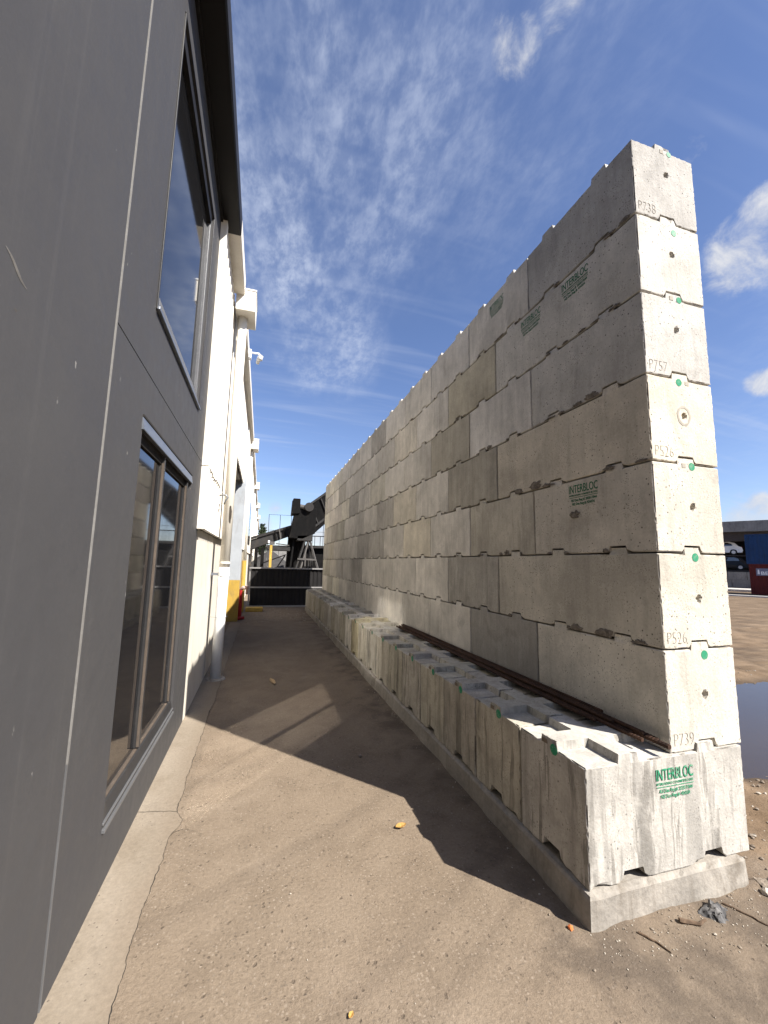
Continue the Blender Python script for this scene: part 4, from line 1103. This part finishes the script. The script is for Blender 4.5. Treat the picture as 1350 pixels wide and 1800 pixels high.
# ------------------------------------------------------------------ yard to the right: shed, cars, containers
view = Vector((.855, .52, 0)).normalized(); rgt = Vector((view.y, -view.x, 0))
def frame_at(D, lat): return view * D + rgt * lat
def ob(name, mat, parent, D0, D1, l0, l1, z0, z1, tilt=0.0):
    b = MB(); pts = []
    for z in (z0, z1):
        for d in (D0, D1):
            for l in (l0, l1):
                p = frame_at(d + tilt * l, l); pts.append((p.x, p.y, z))
    b.hexa(pts); return b.build(name, mat, parent)
def container(name, label, mat, z0, D, lat, length=12.19, wd=2.44, h=2.42):
    p0 = frame_at(D, lat); dl = (rgt * .985 - view * .17).normalized(); dv = Vector((-dl.y, dl.x, 0))
    if dv.dot(view) < 0: dv = -dv
    t = empty(name, (p0.x, p0.y, z0), label, 'container')
    def P(l, d, z): q = p0 + dl * l + dv * d; return (q.x, q.y, z0 + z)
    b = MB(); pr = []; l = .12
    while l < length - .2:
        for a, d in ((0, .0), (.07, .036), (.14, .036), (.21, 0)): pr.append((l + a, d))
        l += .28
    pr = [(.1, 0.0)] + pr + [(length - .1, 0)]
    for (l, d) in pr: b.v += [P(l, d + .02, .12), P(l, d + .02, h - .1)]
    b.f = [(2 * i, 2 * i + 2, 2 * i + 3, 2 * i + 1) for i in range(len(pr) - 1)]
    put('side_panel', b.mesh('side_panel', mat, fix=False), mat, t)
    def hb(nm, l0, l1, d0, d1, a, c):
        b = MB(); b.hexa([P(l0, d0, a), P(l1, d0, a), P(l0, d1, a), P(l1, d1, a), P(l0, d0, c), P(l1, d0, c), P(l0, d1, c), P(l1, d1, c)]); return b.build(nm, mat, t)
    hb('bottom_rail', 0, length, 0, wd, 0, .12); hb('top_rail', 0, length, 0, .1, h - .1, h); hb('roof_panel', 0, length, .1, wd, h - .07, h - .02)
    for a in (0, length - .1): hb('corner_post', a, a + .1, 0, .1, .12, h - .1)
    hb('end_panel', 0.01, .06, .1, wd, .12, h - .07); hb('back_panel', 0, length, wd - .05, wd, .12, h - .07)
    return t, P
CD, CL = 45.0, -.10
rb, P1 = container('red_container', 'dark red shipping container on the ground with a pale sign', M['red_box'], 0.03, CD, CL)
bb, P2 = container('blue_container', 'navy blue shipping container stacked on the red container', M['blue_box'], 2.46, CD, CL - .12)
b = MB(); b.hexa([P1(.42, -.02, 1.50), P1(3.4, -.02, 1.50), P1(.42, .0, 1.50), P1(3.4, .0, 1.50), P1(.42, -.02, 2.08), P1(3.4, -.02, 2.08), P1(.42, .0, 2.08), P1(3.4, .0, 2.08)])
sg_ = b.build('sign', M['sign_white'], rb)
dl = (rgt * .985 - view * .17).normalized(); dn = Vector((dl.y, -dl.x, 0));
if dn.dot(view) > 0: dn = -dn
Fm = Matrix((dl, Vector((0, 0, 1)), dn)).transposed()
text_obj('lettering', 'BEAC', .36, M['sign_text'], sg_, P1(.72, -.03, 1.58), Fm, bold=.006, width=1.05, thick=.004)
b = MB(); b.hexa([P1(.50, -.03, 1.62), P1(.64, -.03, 1.62), P1(.50, -.021, 1.62), P1(.64, -.021, 1.62), P1(.53, -.03, 1.98), P1(.61, -.03, 1.98), P1(.53, -.021, 1.98), P1(.61, -.021, 1.98)])
b.build('emblem', M['sign_text'], sg_)
sh = empty('open_shed', tuple(frame_at(62, 0)), 'open-sided concrete shed with a deep grey roof edge across the yard', 'building')
ob('roof_slab', M['shed_conc'], sh, 56, 76, -14, 30, 5.95, 7.05, -.05); ob('beam', M['shed_dark'], sh, 56.6, 58, -14, 30, 5.0, 5.95, -.05)
ob('back_wall', M['inside'], sh, 75, 76, -14, 30, -.2, 6)
for l in (-12, -5.5, 9, 20): ob('column', M['shed_dark'], sh, 58, 58.6, l, l + .6, -.2, 5.6)
rk = empty('car_rack', tuple(frame_at(59, -3)), 'dark steel rack holding stacked cars inside the open shed', 'rack')
for z in (1.95, 3.55): ob('shelf', M['shed_dark'], rk, 57.6, 59.6, -9, .2, z - .12, z)
for l in (-9, -4.6, .1): ob('upright', M['shed_dark'], rk, 59.4, 59.6, l, l + .15, 0, 5)
def car(name, label, paint, D, lat, z0, flip=1):
    p0 = frame_at(D, lat); t = empty(name, (p0.x, p0.y, z0), label, 'car')
    def P(l, d, z): q = p0 + rgt * l * flip + view * d; return (q.x, q.y, z0 + z)
    prof_ = [(-2.0, .30), (-2.1, .55), (-2.0, .80), (-1.2, .95), (-.65, 1.36), (-.1, 1.47), (.9, 1.46), (1.45, 1.30), (1.75, .95), (2.0, .85), (2.08, .55), (2.0, .30)]
    b = MB(); n = len(prof_)
    for d in (0, .08, 1.62, 1.7):
        for (l, z) in prof_: ins = .10 if (z > 1 and d in (0, 1.7)) else 0; b.v.append(P(l, d + (ins if d < 1 else -ins), z - (.02 if d in (0, 1.7) else 0)))
    for r_ in range(3):
        for i in range(n): j = (i + 1) % n; b.f.append((r_ * n + i, r_ * n + j, (r_ + 1) * n + j, (r_ + 1) * n + i))
    b.f += [tuple(range(n)), tuple(3 * n + i for i in range(n))]
    b.build('body', paint, t)
    for poly in ([(-1.0, .98), (-.6, 1.28), (-.1, 1.36), (.1, 1.36), (.1, .98)], [(.2, .98), (.2, 1.36), (.85, 1.35), (1.2, 1.2), (1.25, .98)]):
        b = MB(); b.v = [P(l, .035 + (z - .98) * .12, z) for (l, z) in poly]; b.f = [tuple(range(len(poly)))]
        put('window', b.mesh('window', M['glass'], fix=False), M['glass'], t)
    b = MB(); b.v = [P(1.50, .25, 1.28), P(1.50, 1.45, 1.28), P(1.78, 1.5, .98), P(1.78, .2, .98)]; b.f = [(0, 1, 2, 3)]
    put('rear_window', b.mesh('rear_window', M['glass'], fix=False), M['glass'], t)
    for l in (-1.3, 1.3):
        for d in (-.02, 1.52):
            b = MB().tube([P(l, d, .31), P(l, d + .2, .31)], .31, 16); wl = b.build('wheel', M['tyre'], t)
            b = MB().tube([P(l, d - .01, .31), P(l, d + .21, .31)], .18, 12); b.build('rim', M['rim'], wl)
    b = MB(); b.hexa([P(1.95, .1, .75), P(2.06, .1, .75), P(1.95, .4, .75), P(2.06, .4, .75), P(1.93, .1, .9), P(2.03, .1, .9), P(1.93, .4, .9), P(2.03, .4, .9)]); b.build('tail_light', M['red'], t)
    return t
car('white_car', 'white hatchback on the upper shelf of the rack in the open shed', M['white_car'], 57.7, -2.55, 3.56)
car('dark_car', 'black car on the shelf below the white hatchback', M['dark_car'], 57.7, -2.1, 1.96)
bw_ = empty('barrier_wall', tuple(frame_at(55.5, -4)), 'low wall of two courses of grey concrete blocks before the open shed', 'wall')
for r_ in range(2):
    for i in range(7):
        ob('concrete_block', M['shed_conc'], bw_, 55.2, 56.2, -9 + 1.5 * i - .3 * r_, -9 + 1.5 * i + 1.46 - .3 * r_, .2 + .8 * r_, .2 + .8 * r_ + .78)
kb2 = ob('kerb_line', M['kerb'], None, 40.2, 40.9, -16, 24, -.05, .10); tag(kb2, 'long pale concrete kerb across the dirt yard', 'kerb')
kb3 = ob('kerb_line', M['kerb'], None, 49.5, 53.5, -14, .2, -.05, .20); tag(kb3, 'wide pale concrete slab edge left of the containers', 'slab')

# ------------------------------------------------------------------ small things on the ground
def pebble(b, x, y, z, r, rnd):
    k = len(b.v); n1 = 5
    ax = rnd.uniform(0, 6.28); sx, sy, sz = r * rnd.uniform(.7, 1.4), r * rnd.uniform(.6, 1.1), r * rnd.uniform(.45, .85)
    pts = [(0, 0, 1)] + [(math.cos(a + .3 * h) * .9, math.sin(a + .3 * h) * .9, h) for h in (.35, -.45) for a in [2 * math.pi * i / n1 for i in range(n1)]] + [(0, 0, -1)]
    for (px_, py_, pz_) in pts:
        j = rnd.uniform(.75, 1.2); X, Y_ = px_ * sx * j, py_ * sy * j
        b.v.append((x + X * math.cos(ax) - Y_ * math.sin(ax), y + X * math.sin(ax) + Y_ * math.cos(ax), z + sz * .6 + pz_ * sz * j))
    for i in range(n1):
        j = (i + 1) % n1
        b.f += [(k, k + 1 + i, k + 1 + j), (k + 1 + i, k + 6 + i, k + 6 + j, k + 1 + j), (k + 11, k + 6 + j, k + 6 + i)]
rnd = random.Random(5)
grit = MB(); pale = MB()
for i in range(1100):     # fine grit on the lane, densest near the camera
    x = rnd.uniform(-.72, 1.70); y = 1.0 + 9 * rnd.random() ** 2.2
    if nz(x * 1.5, y * 1.5, 9) < -.15: continue
    pebble(grit if rnd.random() < .7 else pale, x, y, ground_z(x, y) + .001, rnd.uniform(.0012, .0038) * (1 if rnd.random() < .96 else 2.0), rnd)
for i in range(480):      # drift of stones along the foot of the footing and the dirt in front
    x = rnd.uniform(1.70, 3.6); y = 1.90 - abs(rnd.gauss(0, .16)) if x < 2.9 else rnd.uniform(1.2, 2.6)
    pebble(grit if rnd.random() < .6 else pale, x, y, ground_z(x, y), rnd.uniform(.0015, .005) * (1 if rnd.random() < .95 else 2.0), rnd)
for i in range(260):      # along the left foot of the footing
    y = rnd.uniform(2.0, 14); x = 1.715 - abs(rnd.gauss(0, .07))
    pebble(grit if rnd.random() < .6 else pale, x, y, ground_z(x, y), rnd.uniform(.002, .007), rnd)
for i in range(300):      # litter at the lane's far end
    x = rnd.uniform(-.5, 1.6); y = rnd.uniform(13, 17.2)
    pebble(grit if rnd.random() < .5 else pale, x, y, ground_z(x, y), rnd.uniform(.006, .02), rnd)
for i in range(1500):     # clods in the dirt yard
    x = rnd.uniform(3.0, 9.0); y = x * rnd.uniform(.35, .95)
    pebble(grit if rnd.random() < .8 else pale, x, y, ground_z(x, y) - .002, rnd.uniform(.004, .02), rnd)
o = put('gravel', grit.mesh('gravel', M['stone'], fix=False), M['stone'], kind='stuff'); o['label'] = 'brown grit and small stones strewn over the ground'
o = put('gravel', pale.mesh('gravel', M['stone_pale'], fix=False), M['stone_pale'], kind='stuff'); o['label'] = 'pale chips and pebbles strewn over the ground'

def stone(name, label, cat, mat, x, y, r, seed, group=None):
    b = MB(); rr = random.Random(seed)
    bm = bmesh.new(); bmesh.ops.create_icosphere(bm, subdivisions=1, radius=r)
    for v in bm.verts: v.co *= 1 + .55 * nz(v.co.x / r * 1.4 + seed, v.co.y / r * 1.2, v.co.z / r * 1.2); v.co.z *= .75
    me = bpy.data.meshes.new(name); bm.to_mesh(me); bm.free()
    return tag(put(name, me, mat, None, (x, y, ground_z(x, y) + r * .55)), label, cat, group)
stone('brick_fragment', 'small orange brick fragment beside the near corner of the footing', 'stone', M['orange'], 1.635, 1.955, .014, 1)
stone('stone', 'pale rounded stone lodged at the far right foot of the footing', 'stone', M['stone_pale'], 2.90, 1.84, .026, 4)
stone('stone', 'small dark stone in the shade near the middle of the lane', 'stone', M['stone'], 1.02, 4.05, .022, 5)
def leaf(name, label, mat, x, y, ln, wd, ang, cup, cat='leaf'):
    b = MB(); n = 12
    for i in range(n + 1):
        t = i / n; hw = wd * math.sin(math.pi * min(1, t * .96 + .02)) ** .8 * (1 + .2 * nz(t * 9, x))
        for s in (-1, 0, 1):
            X = (t - .5) * ln; Y_ = s * hw; z = .006 + cup * (abs(s) * hw / wd) + cup * .9 * (2 * t - 1) ** 2 + .003 * nz(t * 5, s)
            b.v.append((x + X * math.cos(ang) - Y_ * math.sin(ang), y + X * math.sin(ang) + Y_ * math.cos(ang), max(.004, z)))
    for i in range(n):
        for s in range(2): b.f.append((3 * i + s, 3 * i + 3 + s, 3 * i + 4 + s, 3 * i + 1 + s))
    o = put(name, b.mesh(name, mat, fix=False), mat)
    md = o.modifiers.new('thick', 'SOLIDIFY'); md.thickness = .0008
    return tag(o, label, cat)
leaf('dry_leaf', 'curled yellow leaf on the sunlit concrete by the shadow edge', M['leaf'], 1.055, 2.95, .085, .026, .25, .010)
leaf('bark_chip', 'long tan bark chip lying in the shaded lane', M['leaf_bark'], .275, 6.75, .34, .035, 1.75, .012, 'bark')
leaf('dry_leaf', 'small orange dead leaf at the bottom edge of the photo', M['leaf'], .46, 1.86, .030, .010, .8, .004)
# crumpled rag and torn paper by the footing
b = MB(); n = 44
for j in range(n + 1):
    for i in range(n + 1):
        u, v_ = 2 * i / n - 1, 2 * j / n - 1; rr = min(1, math.hypot(u, v_))
        fx = .45 * fbm(u * 1.7 + 4, v_ * 1.7, 1.3); fy = .45 * fbm(u * 1.7, v_ * 1.7 + 9, 6.1)
        ridge = 1 - abs(nz(u * 1.9 + fx, v_ * 1.9 + fy, 4)) * 2.2
        h = .046 * (1 - rr ** 1.5) * (.6 + .5 * max(0, ridge)) + .005 * fbm(u * 4, v_ * 4, 2)
        x, y = 2.475 + (u + fx) * .085 + .01 * v_, 1.825 + (v_ + fy) * .055
        b.v.append((x, y, ground_z(x, y) - .004 + max(0, h)))
b.f = [(j * (n + 1) + i, j * (n + 1) + i + 1, (j + 1) * (n + 1) + i + 1, (j + 1) * (n + 1) + i) for j in range(n) for i in range(n)]
o = put('crumpled_rag', b.mesh('crumpled_rag', M['rag'], smooth=True, fix=False), M['rag'])
tag(o, 'crumpled blue-grey rag lying against the front of the footing', 'rag')
b = MB(); n = 10
for j in range(n + 1):
    for i in range(n + 1):
        u, v_ = i / n - .5, j / n - .5; k = 1 - .5 * max(0, u + v_)
        b.v.append((3.02 + u * .17 * k + v_ * .05, 1.86 + v_ * .11 - u * .05, ground_z(3.02, 1.86) + .018 + .02 * fbm(u * 3, v_ * 3, 4)))
b.f = [(j * (n + 1) + i, j * (n + 1) + i + 1, (j + 1) * (n + 1) + i + 1, (j + 1) * (n + 1) + i) for j in range(n) for i in range(n)]
o = put('torn_paper', b.mesh('torn_paper', M['foil'], fix=False), M['foil']); md = o.modifiers.new('thick', 'SOLIDIFY'); md.thickness = .001
tag(o, 'torn brown paper scrap on the dirt right of the rag', 'paper')
def root(pts, r, label):
    b = MB(); P_ = []
    for i in range(len(pts) - 1):
        for t in range(6):
            a, c = Vector(pts[i]), Vector(pts[i + 1]); p = a.lerp(c, t / 6)
            P_.append((p.x + .006 * nz(p.x * 30, p.y * 30), p.y + .006 * nz(p.y * 30, p.x * 30, 4), ground_z(p.x, p.y) + r * .7 + .004 * abs(nz(p.x * 20, p.y * 20, 2))))
    n = len(P_); b.tube(P_, [r * (1 - .6 * i / n) for i in range(n)], 6)
    tag(b.build('dry_root', M['twig']), label, 'root')
root([(2.58, 1.86, 0), (2.63, 1.78, 0), (2.66, 1.70, 0), (2.72, 1.63, 0), (2.74, 1.57, 0)], .005, 'longest dry root snaking out from beside the rag')
root([(1.95, 1.84, 0), (2.0, 1.78, 0), (2.02, 1.70, 0)], .006, 'small root by the left part of the footing front')
root([(2.22, 1.83, 0), (2.31, 1.79, 0), (2.38, 1.80, 0)], .012, 'thick reddish root pressed along the footing, left of the rag')
